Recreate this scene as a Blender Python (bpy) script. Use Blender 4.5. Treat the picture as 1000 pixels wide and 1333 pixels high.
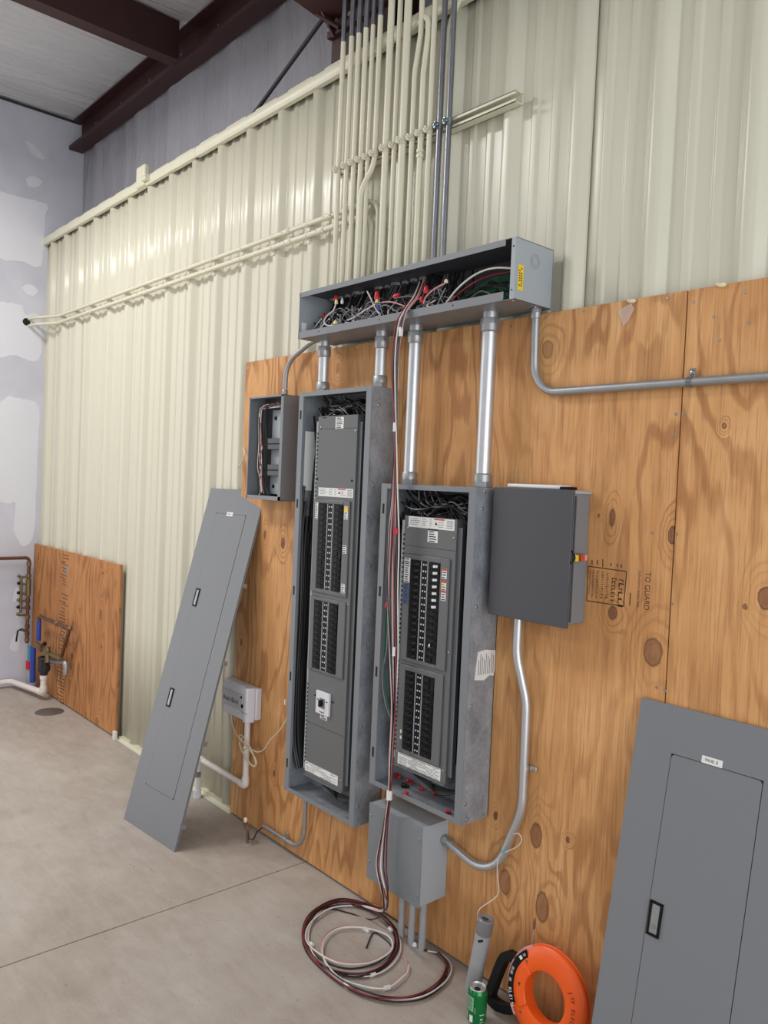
import bpy, bmesh, math, random
from mathutils import Vector, Matrix
random.seed(7)
for o in list(bpy.data.objects):
    bpy.data.objects.remove(o)
scene = bpy.context.scene
COL = scene.collection

# ------------------------------------------------------------------ camera
F = 1034.08                      # focal length in pixels of a 1000 x 1333 frame
YAW, PITCH, ROLL = 0.846076, -0.034062, -0.042851
CAM = Vector((0.0, -2.24697, 1.82022))
_f = Vector((-math.sin(YAW) * math.cos(PITCH), math.cos(YAW) * math.cos(PITCH), math.sin(PITCH)))
_r = Vector((math.cos(YAW), math.sin(YAW), 0))
_d = _f.cross(_r)
RX = math.cos(ROLL) * _r + math.sin(ROLL) * _d
DN = -math.sin(ROLL) * _r + math.cos(ROLL) * _d
cd = bpy.data.cameras.new('camera')
cam = bpy.data.objects.new('camera', cd)
COL.objects.link(cam)
cd.sensor_fit = 'HORIZONTAL'
cd.sensor_width = 36
cd.lens = F / 1000 * 36
cd.clip_start = 0.05
m = Matrix((RX, -DN, -_f)).transposed().to_4x4()
m.translation = CAM
cam.matrix_world = m
scene.camera = cam

# ------------------------------------------------------------------ world, lights, exposure
scene.view_settings.view_transform = 'Standard'
scene.view_settings.look = 'None'
scene.view_settings.gamma = 1
scene.view_settings.use_curve_mapping = False
scene.view_settings.exposure = -0.11
wd = bpy.data.worlds.new('world')
scene.world = wd
wd.use_nodes = True
bg = wd.node_tree.nodes['Background']
bg.inputs[0].default_value = (0.93, 0.97, 1.0, 1)
bg.inputs[1].default_value = 0.16


def area(name, loc, target, sx, sy, power, col=(1, 1, 1)):
    l = bpy.data.lights.new(name, 'AREA')
    l.shape = 'RECTANGLE'
    l.size, l.size_y, l.energy, l.color = sx, sy, power, col
    o = bpy.data.objects.new(name, l)
    COL.objects.link(o)
    o.location = loc
    o.rotation_euler = (Vector(target) - Vector(loc)).to_track_quat('-Z', 'Y').to_euler()
    return o


# daylight through the big doors in the two end walls of the hall (left door: opening in wall_left)
LDY0, LDY1, LDZ = -5.4, -1.9, 3.5
area('door_daylight_left', (-7.06, (LDY0 + LDY1) / 2, LDZ / 2), (0, (LDY0 + LDY1) / 2, LDZ / 2), LDY1 - LDY0, LDZ, 80, (0.98, 0.98, 0.98))
area('door_daylight_right', (3.15, -3.0, 1.9), (-3.0, -2.2, 1.7), 5.0, 3.6, 240, (0.92, 0.96, 1.0))
area('front_fill', (-1.5, -8.1, 1.8), (-1.5, 0, 1.6), 4.2, 3.6, 35, (0.96, 0.98, 1.0))  # unseen fill added from the front to lift plywood, pans and covers
# high bay lamps under the roof
for hx, hy, pw in ((-5.6, -1.7, 48), (-4.4, -2.1, 74), (-2.2, -5.2, 40), (-5.7, -5.4, 40)):
    area('high_bay_lamp', (hx, hy, 4.4), (hx, hy, 0), 1.2, 0.4, pw, (1.0, 0.98, 0.95))


# ------------------------------------------------------------------ pixel helpers (a pixel gives a direction)
def ray(px, py):
    return RX * (px - 500) + DN * (py - 666.5) + _f * F


def W(px, py, Y=0.0):            # on a plane parallel to the metal wall
    d = ray(px, py)
    return CAM + d * ((Y - CAM.y) / d.y)


def G(px, py, Z=0.0):            # on a level plane
    d = ray(px, py)
    return CAM + d * ((Z - CAM.z) / d.z)


def WX(px, py, X):               # on a plane square to the metal wall
    d = ray(px, py)
    return CAM + d * (X / d.x)


# ------------------------------------------------------------------ materials
def lin(c):
    return tuple((v / 12.92 if v <= 0.04045 else ((v + 0.055) / 1.055) ** 2.4) for v in (x / 255 for x in c))


MATS = {}


class NT:
    def __init__(s, name):
        s.m = bpy.data.materials.new(name)
        s.m.use_nodes = True
        s.t = s.m.node_tree
        s.b = s.t.nodes['Principled BSDF']

    def n(s, typ, **kw):
        nd = s.t.nodes.new(typ)
        for k, v in kw.items():
            setattr(nd, k, v)
        return nd

    def l(s, a, b):
        s.t.links.new(a, b)

    def val(s, sock, v):
        if isinstance(v, (int, float)):
            sock.default_value = v
        elif isinstance(v, (tuple, list, Vector)):
            sock.default_value = tuple(v)
        else:
            s.l(v, sock)

    def math(s, op, a, b=0.0, c=0.0, clamp=False):
        nd = s.n('ShaderNodeMath', operation=op)
        nd.use_clamp = clamp
        s.val(nd.inputs[0], a); s.val(nd.inputs[1], b); s.val(nd.inputs[2], c)
        return nd.outputs[0]

    def vm(s, op, a, b=(0, 0, 0)):
        nd = s.n('ShaderNodeVectorMath', operation=op)
        s.val(nd.inputs[0], a); s.val(nd.inputs[1], b)
        return nd.outputs['Value'] if op in ('LENGTH', 'DOT_PRODUCT', 'DISTANCE') else nd.outputs[0]

    def pos(s):
        return s.n('ShaderNodeNewGeometry').outputs['Position']

    def noise(s, vec, scale, detail=3, rough=0.55, dist=0.0):
        nd = s.n('ShaderNodeTexNoise')
        nd.inputs['Scale'].default_value = scale
        nd.inputs['Detail'].default_value = detail
        nd.inputs['Roughness'].default_value = rough
        nd.inputs['Distortion'].default_value = dist
        s.val(nd.inputs['Vector'], vec)
        return nd.outputs[0]

    def ramp(s, fac, stops):
        nd = s.n('ShaderNodeValToRGB')
        e = nd.color_ramp.elements
        while len(e) < len(stops):
            e.new(0.5)
        for i, (p, c) in enumerate(stops):
            e[i].position = p
            e[i].color = (*c, 1) if len(c) == 3 else c
        s.val(nd.inputs[0], fac)
        return nd.outputs[0]

    def mix(s, fac, a, b, mode='MIX'):
        nd = s.n('ShaderNodeMix', data_type='RGBA', blend_type=mode)
        s.val(nd.inputs[0], fac)
        for k, v in ((6, a), (7, b)):
            if isinstance(v, tuple) and len(v) == 3:
                v = (*v, 1)
            s.val(nd.inputs[k], v)
        return nd.outputs[2]

    def mr(s, v, a, b, c=0.0, d=1.0, smooth=True):
        nd = s.n('ShaderNodeMapRange')
        if smooth:
            nd.interpolation_type = 'SMOOTHSTEP'
        s.val(nd.inputs[0], v)
        for i, x in enumerate((a, b, c, d)):
            nd.inputs[i + 1].default_value = x
        return nd.outputs[0]

    def bump(s, h, strength=0.2, dist=0.01):
        nd = s.n('ShaderNodeBump')
        nd.inputs['Strength'].default_value = strength
        nd.inputs['Distance'].default_value = dist
        s.val(nd.inputs['Height'], h)
        s.l(nd.outputs[0], s.b.inputs['Normal'])

    def done(s, col, rough=0.5, metal=0.0, spec=0.5):
        s.val(s.b.inputs['Base Color'], (*col, 1) if isinstance(col, tuple) and len(col) == 3 else col)
        s.val(s.b.inputs['Roughness'], rough)
        s.val(s.b.inputs['Metallic'], metal)
        s.b.inputs['Specular IOR Level'].default_value = spec
        return s.m


def paint(name, rgb, rough=0.45, metal=0.0, var=0.08, scale=6, bump=0.0, bscale=300, spec=0.5, stretch=(1, 1, 1)):
    if name in MATS:
        return MATS[name]
    t = NT(name)
    c = lin(rgb)
    p = t.vm('MULTIPLY', t.pos(), stretch)
    n = t.noise(p, scale, 4)
    col = t.mix(n, tuple(max(0, v * (1 - var)) for v in c), tuple(min(1, v * (1 + var)) for v in c))
    if bump:
        t.bump(t.noise(t.pos(), bscale, 2), bump, 0.002)
    r = t.math('ADD', t.math('MULTIPLY', n, 0.12), rough - 0.06)
    MATS[name] = t.done(col, r, metal, spec)
    return MATS[name]


def M_(name):
    return MATS[name]


paint('cream_metal', (208, 204, 185), 0.30, var=0.03, scale=2, stretch=(1, 1, .2))
paint('cream_paint', (214, 210, 188), 0.38, var=0.03)
paint('grey_enamel', (120, 124, 128), 0.42, var=0.04, scale=3)
paint('grey_cover', (118, 120, 124), 0.45, var=0.02, scale=2, bump=.05)
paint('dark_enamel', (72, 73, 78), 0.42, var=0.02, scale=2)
paint('grey_deadfront', (98, 99, 100), 0.5, var=0.03)
paint('grey_light', (160, 167, 173), 0.42, var=0.05)  # lightened to stand in for side light on trough ends and junction box
paint('black_plastic', (14, 14, 15), 0.5, var=0.1, spec=0.25)
paint('black_handle', (25, 25, 26), 0.45, var=0.1, spec=0.3)
paint('white_plastic', (226, 226, 226), 0.4, var=0.02)
paint('white_label', (222, 222, 220), 0.6, var=0.03)
paint('ink', (45, 42, 42), 0.7, var=0.2)
paint('ink_grey', (140, 140, 140), 0.7, var=0.2)
paint('ink_brown', (72, 50, 34), 0.8, var=0.4, scale=120)
paint('red_print', (196, 70, 45), 0.6)
paint('blue_print', (70, 90, 130), 0.6)
paint('yellow_print', (232, 196, 40), 0.5)
paint('pvc_white', (226, 218, 212), 0.4, var=0.04)
paint('pvc_grey', (156, 156, 158), 0.55, var=0.12, scale=14)
paint('controller_grey', (190, 190, 194), 0.4, var=0.03)
paint('controller_white', (214, 214, 220), 0.4, var=0.03)
paint('slot_black', (14, 14, 15), 0.8)
paint('red_oxide', (58, 27, 27), 0.55, var=0.25, scale=8)
paint('black_wire', (24, 23, 24), 0.4)
paint('white_wire', (214, 206, 200), 0.4)
paint('red_wire', (120, 24, 34), 0.4)
paint('green_wire', (16, 92, 60), 0.4)
paint('pink_wire', (204, 150, 148), 0.4)
paint('cream_wire', (216, 205, 176), 0.5)
paint('blue_wire', (40, 70, 140), 0.4)
paint('red_nut', (190, 30, 42), 0.4)
paint('yellow_nut', (224, 214, 150), 0.4)
paint('orange_plastic', (238, 92, 22), 0.38, var=0.06)
paint('tape_grey', (122, 120, 122), 0.35, var=0.25, scale=60)
paint('copper', (112, 76, 56), 0.42, metal=0.5, var=0.3, scale=20)
paint('brass', (128, 112, 82), 0.4, metal=0.7, var=0.3, scale=30)
paint('pex_blue', (38, 66, 158), 0.4)
paint('pex_lightblue', (66, 132, 164), 0.4)
paint('dark_rubber', (46, 44, 44), 0.6)
paint('compound', (216, 216, 223), 0.8, var=0.03)
paint('rust', (112, 84, 68), 0.8, var=0.4, scale=40)
paint('foam', (226, 214, 176), 0.9, var=0.1, scale=40)
paint('steel_clamp', (140, 150, 156), 0.3, metal=0.9, var=0.1)
paint('dark_steel', (136, 138, 146), 0.36, metal=0.9, var=0.15, scale=20)
paint('emt', (206, 208, 211), 0.42, metal=0.85, var=0.06, scale=20)
paint('emt_dull', (164, 166, 168), 0.45, metal=0.75, var=0.08, scale=20)
paint('screw', (170, 170, 168), 0.3, metal=0.9)
paint('can_green', (14, 116, 58), 0.24, metal=0.35, var=0.05)
paint('disc_brown', (92, 84, 78), 0.6, var=0.3, scale=20)


def galv():
    t = NT('galvanised')
    p = t.pos()
    n1 = t.noise(t.vm('MULTIPLY', p, (1, 1, .6)), 16, 5, .6, .4)
    n2 = t.noise(p, 70, 3)
    f = t.math('ADD', t.math('MULTIPLY', n1, .7), t.math('MULTIPLY', n2, .3))
    col = t.ramp(f, [(0.3, lin((116, 119, 125))), (0.5, lin((144, 148, 154))), (0.7, lin((168, 172, 178)))])
    return t.done(col, t.math('ADD', t.math('MULTIPLY', n1, .25), .34), .2)


MATS['galv'] = galv()


def concrete():
    t = NT('concrete')
    p = t.pos()
    big = t.noise(p, .9, 5, .6, .4)
    mid = t.noise(p, 5, 6, .65, .3)
    fine = t.noise(p, 70, 4, .7)
    sw = t.noise(t.vm('MULTIPLY', p, (2.2, 9, 1)), 2.2, 5, .6, .8)
    f = t.math('ADD', t.math('MULTIPLY', big, .5), t.math('ADD', t.math('MULTIPLY', mid, .28), t.math('MULTIPLY', sw, .22)))
    col = t.ramp(f, [(0.28, lin((138, 128, 119))), (0.45, lin((165, 154, 144))), (0.58, lin((179, 170, 161))), (0.75, lin((196, 188, 180)))])
    col = t.mix(t.mr(fine, .38, .30), col, lin((128, 116, 106)))
    spots = t.n('ShaderNodeTexVoronoi'); spots.inputs['Scale'].default_value = 9
    t.l(t.vm('ADD', p, (0, 0, 0)), spots.inputs['Vector'])
    col = t.mix(t.math('MULTIPLY', t.mr(spots.outputs['Distance'], .05, .02), .6), col, lin((96, 84, 76)))
    t.bump(t.math('ADD', fine, t.math('MULTIPLY', sw, .6)), .25, .003)
    return t.done(col, t.math('ADD', t.math('MULTIPLY', mid, .2), .55), 0, .35)


MATS['concrete'] = concrete()


def drywall():
    t = NT('drywall')
    p = t.pos()
    n = t.noise(p, 1.6, 4, .6, .5)
    col = t.ramp(n, [(0.35, lin((190, 190, 200))), (0.62, lin((203, 203, 213)))])
    t.bump(t.noise(p, 260, 2), .06, .002)
    return t.done(col, .8, 0, .3)


MATS['drywall'] = drywall()


def vinyl(name, rgb, st):
    t = NT(name)
    p = t.pos()
    q = t.vm('MULTIPLY', p, st)
    n = t.noise(q, 3.5, 4, .55, .6)
    n2 = t.noise(q, 11, 2, .5, .3)
    c = lin(rgb)
    col = t.mix(n, tuple(v * .94 for v in c), c)
    t.bump(t.math('ADD', n, t.math('MULTIPLY', n2, .35)), .55, .05)
    return t.done(col, .45, 0, .4)


MATS['vinyl_wall'] = vinyl('vinyl_wall', (166, 165, 172), (3.2, 1, .5))
MATS['vinyl_roof'] = vinyl('vinyl_roof', (214, 214, 218), (4.5, .5, 1))


def nz_col(t, p):
    nd = t.n('ShaderNodeTexNoise'); nd.inputs['Scale'].default_value = 38
    t.l(p, nd.inputs['Vector'])
    return nd.outputs[1]


def plywood(name, knots, ox, oz, tone):
    t = NT(name)
    p = t.pos()
    sp = t.n('ShaderNodeSeparateXYZ'); t.l(p, sp.inputs[0])
    x, z = sp.outputs[0], sp.outputs[2]
    wob = t.noise(t.vm('MULTIPLY', t.vm('ADD', p, (ox, 0, oz)), (2.1, 0, .55)), 1.0, 3, .5, .3)
    wob2 = t.noise(t.vm('MULTIPLY', t.vm('ADD', p, (ox + 3, 0, oz)), (7, 0, 1.5)), 1.0, 3, .5, .2)
    h = t.math('ADD', t.math('MULTIPLY', x, 4.0), t.math('ADD', t.math('MULTIPLY', wob, 6.5), t.math('MULTIPLY', wob2, 1.3)))
    core = None
    edge = None
    pj = t.vm('ADD', p, t.vm('MULTIPLY', t.vm('SUBTRACT', nz_col(t, p), (.5, .5, .5)), (.012, 0, .012)))
    for (kx, kz, rx, rz, dk) in knots:
        d = t.vm('LENGTH', t.vm('MULTIPLY', t.vm('SUBTRACT', pj, (kx, 0, kz)), (1 / rx, 0, 1 / rz)))
        h = t.math('ADD', h, t.mr(d, 0.4, 4.6, 1.5, 0.0))
        c = t.math('MULTIPLY', t.mr(d, 1.08, .9), dk)
        core = c if core is None else t.math('MAXIMUM', core, c)
        e = t.math('MULTIPLY', t.mr(t.math('ABSOLUTE', t.math('SUBTRACT', d, 1.0)), .16, .03), dk)
        edge = e if edge is None else t.math('MAXIMUM', edge, e)
    wave = t.math('SINE', t.math('MULTIPLY', h, 13.0))
    line = t.mr(wave, .1, 1.0)
    fib = t.noise(t.vm('MULTIPLY', t.vm('ADD', p, (ox, 0, oz)), (150, 0, 5)), 1.0, 3, .6)
    fib2 = t.noise(t.vm('MULTIPLY', t.vm('ADD', p, (ox, 0, oz)), (28, 0, 1.2)), 1.0, 3, .6)
    blot = t.noise(t.vm('ADD', p, (ox, 0, oz)), 2.2, 4, .6, .3)
    base = t.ramp(t.math('ADD', t.math('MULTIPLY', blot, .55), t.math('MULTIPLY', fib2, .45)),
                  [(0.36, lin(tone[0])), (0.5, lin(tone[1])), (0.63, lin(tone[2]))])
    amt = t.math('MULTIPLY', line, t.mr(t.noise(t.vm('ADD', p, (ox, 3, oz)), 1.6, 3), .36, .62, .2, .72))
    col = t.mix(amt, base, lin(tone[3]))
    col = t.mix(t.math('MULTIPLY', t.mr(fib, .48, .66), .34), col, lin((122, 78, 46)))
    if core is not None:
        rings = t.mr(t.math('SINE', t.math('MULTIPLY', h, 40.0)), -.5, 1, 0, .35)
        kc = t.mix(rings, lin((132, 88, 62)), lin((74, 44, 30)))
        col = t.mix(core, col, kc)
        col = t.mix(t.math('MULTIPLY', edge, .75), col, lin((62, 36, 24)))
    t.bump(t.math('ADD', t.math('MULTIPLY', fib, .6), t.math('MULTIPLY', line, -.25)), .22, .002)
    return t.done(col, .62, 0, .35)


# ------------------------------------------------------------------ mesh builder
def arc_fillet(pts, rad, n=8):
    pts = [Vector(p) for p in pts]
    out = [pts[0]]
    for i in range(1, len(pts) - 1):
        a, b, c = pts[i - 1], pts[i], pts[i + 1]
        u, v = (a - b), (c - b)
        lu, lv = u.length, v.length
        u.normalize(); v.normalize()
        ang = u.angle(v)
        if ang > math.pi - 0.03:
            out.append(b); continue
        r = rad[i] if isinstance(rad, dict) else rad
        t = min(r / math.tan(ang / 2), lu * .49, lv * .49)
        r = t * math.tan(ang / 2)
        cen = b + (u + v).normalized() * (r / math.sin(ang / 2))
        p0, p1 = b + u * t - cen, b + v * t - cen
        tot = p0.angle(p1)
        ax = p0.cross(p1).normalized()
        for k in range(n + 1):
            out.append(cen + Matrix.Rotation(tot * k / n, 3, ax) @ p0)
    out.append(pts[-1])
    return out


def spline(pts, per=6):
    pts = [Vector(p) for p in pts]
    P = [pts[0] * 2 - pts[1]] + pts + [pts[-1] * 2 - pts[-2]]
    out = []
    for i in range(1, len(P) - 2):
        a, b, c, d = P[i - 1:i + 3]
        for k in range(per):
            t = k / per
            out.append(.5 * ((2 * b) + (c - a) * t + (2 * a - 5 * b + 4 * c - d) * t * t + (3 * b - a - 3 * c + d) * t ** 3))
    out.append(pts[-1])
    return out


class MB:
    def __init__(s):
        s.v, s.f, s.sm = [], [], []

    def face(s, idx, smooth=False):
        s.f.append(idx); s.sm.append(smooth)

    def box(s, x0, x1, y0, y1, z0, z1):
        b = len(s.v)
        s.v += [Vector((x, y, z)) for z in (z0, z1) for y in (y0, y1) for x in (x0, x1)]
        for q in ((0, 2, 3, 1), (4, 5, 7, 6), (0, 1, 5, 4), (2, 6, 7, 3), (0, 4, 6, 2), (1, 3, 7, 5)):
            s.face(tuple(b + i for i in q))
        return s

    def obox(s, c, ax, ay, az, hx, hy, hz):
        b = len(s.v)
        c, ax, ay, az = (Vector(k) for k in (c, ax, ay, az))
        s.v += [c + ax * x + ay * y + az * z for z in (-hz, hz) for y in (-hy, hy) for x in (-hx, hx)]
        for q in ((0, 2, 3, 1), (4, 5, 7, 6), (0, 1, 5, 4), (2, 6, 7, 3), (0, 4, 6, 2), (1, 3, 7, 5)):
            s.face(tuple(b + i for i in q))
        return s

    def tube(s, path, r, n=10, cap=True, smooth=True):
        path = [Vector(p) for p in path]
        q = [path[0]]
        for p in path[1:]:
            if (p - q[-1]).length > 1e-5:
                q.append(p)
        path = q
        rs = r if isinstance(r, (list, tuple)) else [r] * len(path)
        T = []
        for i in range(len(path)):
            a = path[max(i - 1, 0)]; c = path[min(i + 1, len(path) - 1)]
            T.append((c - a).normalized())
        ref = Vector((0, 0, 1)) if abs(T[0].z) < .9 else Vector((1, 0, 0))
        u = T[0].cross(ref).normalized()
        b0 = len(s.v)
        for i, p in enumerate(path):
            u = (u - T[i] * u.dot(T[i]))
            u.normalize()
            w = T[i].cross(u)
            for k in range(n):
                a = 2 * math.pi * k / n
                s.v.append(p + (u * math.cos(a) + w * math.sin(a)) * rs[i])
        for i in range(len(path) - 1):
            for k in range(n):
                a, b = b0 + i * n + k, b0 + i * n + (k + 1) % n
                s.face((a, b, b + n, a + n), smooth)
        if cap:
            s.face(tuple(b0 + k for k in reversed(range(n))))
            e = b0 + (len(path) - 1) * n
            s.face(tuple(e + k for k in range(n)))
        return s

    def cyl(s, p0, p1, r0, r1=None, n=16, smooth=True):
        return s.tube([p0, p1], [r0, r0 if r1 is None else r1], n, True, smooth)

    def lathe(s, c, axis, prof, n=20, smooth=True):
        """prof: list of (radius, distance along axis)"""
        c, axis = Vector(c), Vector(axis).normalized()
        ref = Vector((0, 0, 1)) if abs(axis.z) < .9 else Vector((1, 0, 0))
        u = axis.cross(ref).normalized(); w = axis.cross(u)
        b0 = len(s.v)
        for (r, h) in prof:
            for k in range(n):
                a = 2 * math.pi * k / n
                s.v.append(c + axis * h + (u * math.cos(a) + w * math.sin(a)) * max(r, 1e-5))
        for i in range(len(prof) - 1):
            for k in range(n):
                a, b = b0 + i * n + k, b0 + i * n + (k + 1) % n
                s.face((a, b, b + n, a + n), smooth)
        return s

    def ring(s, c, axis, ro, ri, h, n=20):
        return s.lathe(c, axis, [(ri, 0), (ro, 0), (ro, h), (ri, h), (ri, 0)], n, False)

    def prism(s, pts, d):
        """extrude a planar outline (list of Vectors) by vector d"""
        b = len(s.v); n = len(pts); d = Vector(d)
        s.v += [Vector(p) for p in pts] + [Vector(p) + d for p in pts]
        s.face(tuple(b + i for i in range(n)))
        s.face(tuple(b + n + i for i in reversed(range(n))))
        for i in range(n):
            j = (i + 1) % n
            s.face((b + i, b + n + i, b + n + j, b + j))
        return s

    def ball(s, c, r, n=8, m_=6, sc=(1, 1, 1)):
        c = Vector(c)
        b0 = len(s.v)
        for i in range(m_ + 1):
            th = math.pi * i / m_
            for k in range(n):
                a = 2 * math.pi * k / n
                s.v.append(c + Vector((math.sin(th) * math.cos(a) * sc[0], math.sin(th) * math.sin(a) * sc[1], math.cos(th) * sc[2])) * r)
        for i in range(m_):
            for k in range(n):
                a, b = b0 + i * n + k, b0 + i * n + (k + 1) % n
                s.face((a, a + n, b + n, b), True)
        return s

    def mesh(s, name, off=Vector((0, 0, 0)), recalc=True):
        me = bpy.data.meshes.new(name)
        me.from_pydata([v - off for v in s.v], [], s.f)
        me.polygons.foreach_set('use_smooth', s.sm)
        if recalc:
            bm = bmesh.new(); bm.from_mesh(me)
            bmesh.ops.remove_doubles(bm, verts=bm.verts, dist=1e-6)
            bmesh.ops.recalc_face_normals(bm, faces=bm.faces)
            bm.to_mesh(me); bm.free()
        me.update()
        me.set_sharp_from_angle(angle=math.radians(42))
        return me

    def build(s, name, mat, parent=None, bevel=0.0, local=False, label=None, kind=None, off=None):
        o0 = Vector((0, 0, 0))
        if parent is not None and not local:
            q = parent
            while q is not None:
                o0 = o0 + Vector(q.location); q = q.parent
        own = Vector(off) if off is not None else Vector((0, 0, 0))
        me = s.mesh(name, o0 + own)
        me.materials.append(MATS[mat] if isinstance(mat, str) else mat)
        o = bpy.data.objects.new(name, me)
        COL.objects.link(o)
        o.location = own
        if parent is not None:
            o.parent = parent
        if bevel:
            md = o.modifiers.new('bevel', 'BEVEL')
            md.width = bevel; md.segments = 2; md.limit_method = 'ANGLE'
        if label:
            o['label'] = label
        if kind:
            o['kind'] = kind
        return o


def tag(o, label, cat, group=None, kind=None):
    o['label'] = label
    o['category'] = cat
    if group:
        o['group'] = group
    if kind:
        o['kind'] = kind
    return o


def thing(name, label, cat, loc, group=None, rot=None, kind=None):
    o = bpy.data.objects.new(name, None)
    o.empty_display_size = .05
    COL.objects.link(o)
    o.location = loc
    if rot is not None:
        o.rotation_euler = rot
    return tag(o, label, cat, group, kind)


def single(mb, name, mat, label, cat, loc, group=None, bevel=0.0, kind=None):
    """a thing that is one mesh, origin at loc"""
    o = mb.build(name, mat, None, bevel, off=loc)
    return tag(o, label, cat, group, kind)


def copyo(o, parent=None, loc=None):
    c = o.copy()
    COL.objects.link(c)
    if parent is not None:
        c.parent = parent
    if loc is not None:
        c.location = loc
    return c


def text_mesh(name, body, size, mat, origin, ux, uy, parent, depth=.0004, width=None, label=None):
    """flat lettering: origin = lower left corner, ux / uy = reading and up directions (world or parent-local)"""
    cu = bpy.data.curves.new(name, 'FONT')
    cu.body = body; cu.size = size; cu.extrude = 0.0
    o = bpy.data.objects.new(name, cu)
    me = bpy.data.meshes.new_from_object(o)
    ux, uy = Vector(ux), Vector(uy); n = ux.cross(uy)
    sx = 1.0
    if width and len(me.vertices):
        w = max(v.co.x for v in me.vertices)
        sx = width / w
    for v in me.vertices:
        v.co = Vector(origin) + ux * (v.co.x * sx) + uy * v.co.y + n * depth
    bpy.data.objects.remove(o)
    me.materials.clear(); me.materials.append(MATS[mat])
    me.name = name
    ob = bpy.data.objects.new(name, me)
    COL.objects.link(ob)
    ob.parent = parent
    if label:
        ob['label'] = label
    return ob


# =================================================================== THE SETTING
XL, XR, YB, YF, ZC = -7.0, 3.2, .29, -8.2, 4.8

# floor: two cast slabs with a saw-cut joint between them
JX = (G(4, 1258).x + G(320, 1148.8).x) / 2
mb = MB().box(XL - .1, XR, YF, YB + .1, -.06, -.014)
floor = mb.build('floor', 'concrete')
tag(floor, 'bare grey concrete floor of the hall', 'floor', kind='structure')
MB().box(XL - .1, JX - .003, YF, YB + .1, -.016, 0).build('slab', 'concrete', floor)
MB().box(JX + .003, XR, YF, YB + .1, -.016, 0).build('slab', 'concrete', floor)

# drywall partition at the far left
wl = MB().box(XL - .12, XL, LDY1, YB + .05, 0, ZC).box(XL - .12, XL, YF, LDY0, 0, ZC).box(XL - .12, XL, LDY0, LDY1, LDZ, ZC).build('wall_left', 'drywall')
tag(wl, 'grey drywall partition with white joint compound patches', 'wall', kind='structure')


def patch(pxs, rough=.06):
    pts = [WX(px, py, XL) for px, py in pxs]
    pts = spline(pts + [pts[0]], 4)[:-1]
    rr = random.Random(len(pxs) * 7 + int(pxs[0][0]))
    pts = [Vector((XL, p.y + rr.uniform(-1, 1) * .006, p.z + rr.uniform(-1, 1) * .006)) for p in pts]
    MB().prism(pts, (.0012, 0, 0)).build('compound_patch', 'compound', wl)


patch([(33, 183), (42, 188), (52, 197), (58, 206), (49, 205), (40, 197)])
patch([(34, 232), (44, 230), (55, 236), (50, 243), (38, 242)])
patch([(0, 248), (25, 256), (50, 262), (62, 268), (58, 290), (56, 330), (50, 348), (30, 340), (0, 335), (-14, 290)])
patch([(28, 374), (38, 370), (48, 377), (45, 385), (34, 382)])
patch([(-10, 392), (10, 394), (28, 398), (34, 410), (53, 412), (51, 468), (20, 462), (-10, 460)])
patch([(12, 515), (30, 520), (50, 530), (48, 600), (45, 690), (30, 712), (18, 690), (20, 655), (10, 655), (-10, 640), (-10, 540)])
patch([(22, 764), (27, 770), (26, 782), (18, 783), (18, 774)])
patch([(20, 825), (24, 828), (27, 842), (19, 848), (12, 841)])

# upper wall and roof: white faced insulation
def wavy(name, mat, fn, nu, nv, label, cat):
    b = MB()
    for i in range(nu + 1):
        for j in range(nv + 1):
            b.v.append(fn(i / nu, j / nv))
    for i in range(nu):
        for j in range(nv):
            a = i * (nv + 1) + j
            b.face((a, a + 1, a + nv + 2, a + nv + 1), True)
    o = b.build(name, mat)
    return tag(o, label, cat, kind='structure')


rw = random.Random(3)
ph = [rw.uniform(0, 6.28) for _ in range(12)]


def upper(u, v):
    x = XL + u * (XR - XL)
    z = 3.3 + v * (ZC + .05 - 3.3)
    w = .012 * math.sin(x * 9 + ph[0] + .8 * math.sin(z * 2.1)) + .008 * math.sin(x * 23 + ph[1] + z) + .01 * math.sin(x * 3.1 + ph[2])
    return Vector((x, YB + .03 + w, z))


wavy('wall_upper', 'vinyl_wall', upper, 300, 16, 'grey white faced insulation hanging behind the metal liner wall', 'wall')


def roof(u, v):
    x = XL - .05 + u * (XR - XL)
    y = YF + v * (YB + .06 - YF)
    w = .010 * math.sin(x * 14 + ph[3] + .7 * math.sin(y * 3)) + .014 * math.sin(y * 1.7 + ph[4]) * math.sin(x * 3.3)
    return Vector((x, y, ZC + .02 + w))


wavy('ceiling', 'vinyl_roof', roof, 240, 60, 'pale faced roof insulation between dark red purlins', 'ceiling')
MB().box(XL - .002, XL + .012, YF, YB, ZC - .012, ZC + .004).build('trim_3', 'dark_rubber')
tag(bpy.data.objects['trim_3'], 'thin dark line of trim where drywall meets the roof', 'trim', kind='structure')

# ribbed cream liner wall
RIB0, PITCHX = -1.662, .3048
YP, YR = .050, .018               # pan and rib crest
ZT = 3.762
wall_back = thing('wall_back', 'cream ribbed metal liner wall', 'wall', (0, .05, 0), kind='structure')


def profile(seam, lap):
    """sheet profile: starts tucked under its left neighbour's lap, ends in a lap over the right foot of its third rib"""
    out = [(seam - .03, YP + .0006)]
    for k in range(3):
        c = seam - .050 + k * PITCHX
        for q in (.108, .197):
            a = c + q
            out += [(a - .020, YP), (a - .011, YP - .0075), (a + .011, YP - .0075), (a + .020, YP)]
        c += PITCHX
        last = lap if k == 2 else 0
        out += [(c - .047, YP), (c - .018, YR), (c + .018, YR), (c + .046, YP - last)]
    out.append((c + .052, YP - lap))
    rad = {i: (.024 if abs(y - YR) < 1e-6 else .008) for i, (x, y) in enumerate(out)}
    q = arc_fillet([Vector((x, y, 0)) for x, y in out], rad, 5)
    return [(p.x, p.y) for p in q]


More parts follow.
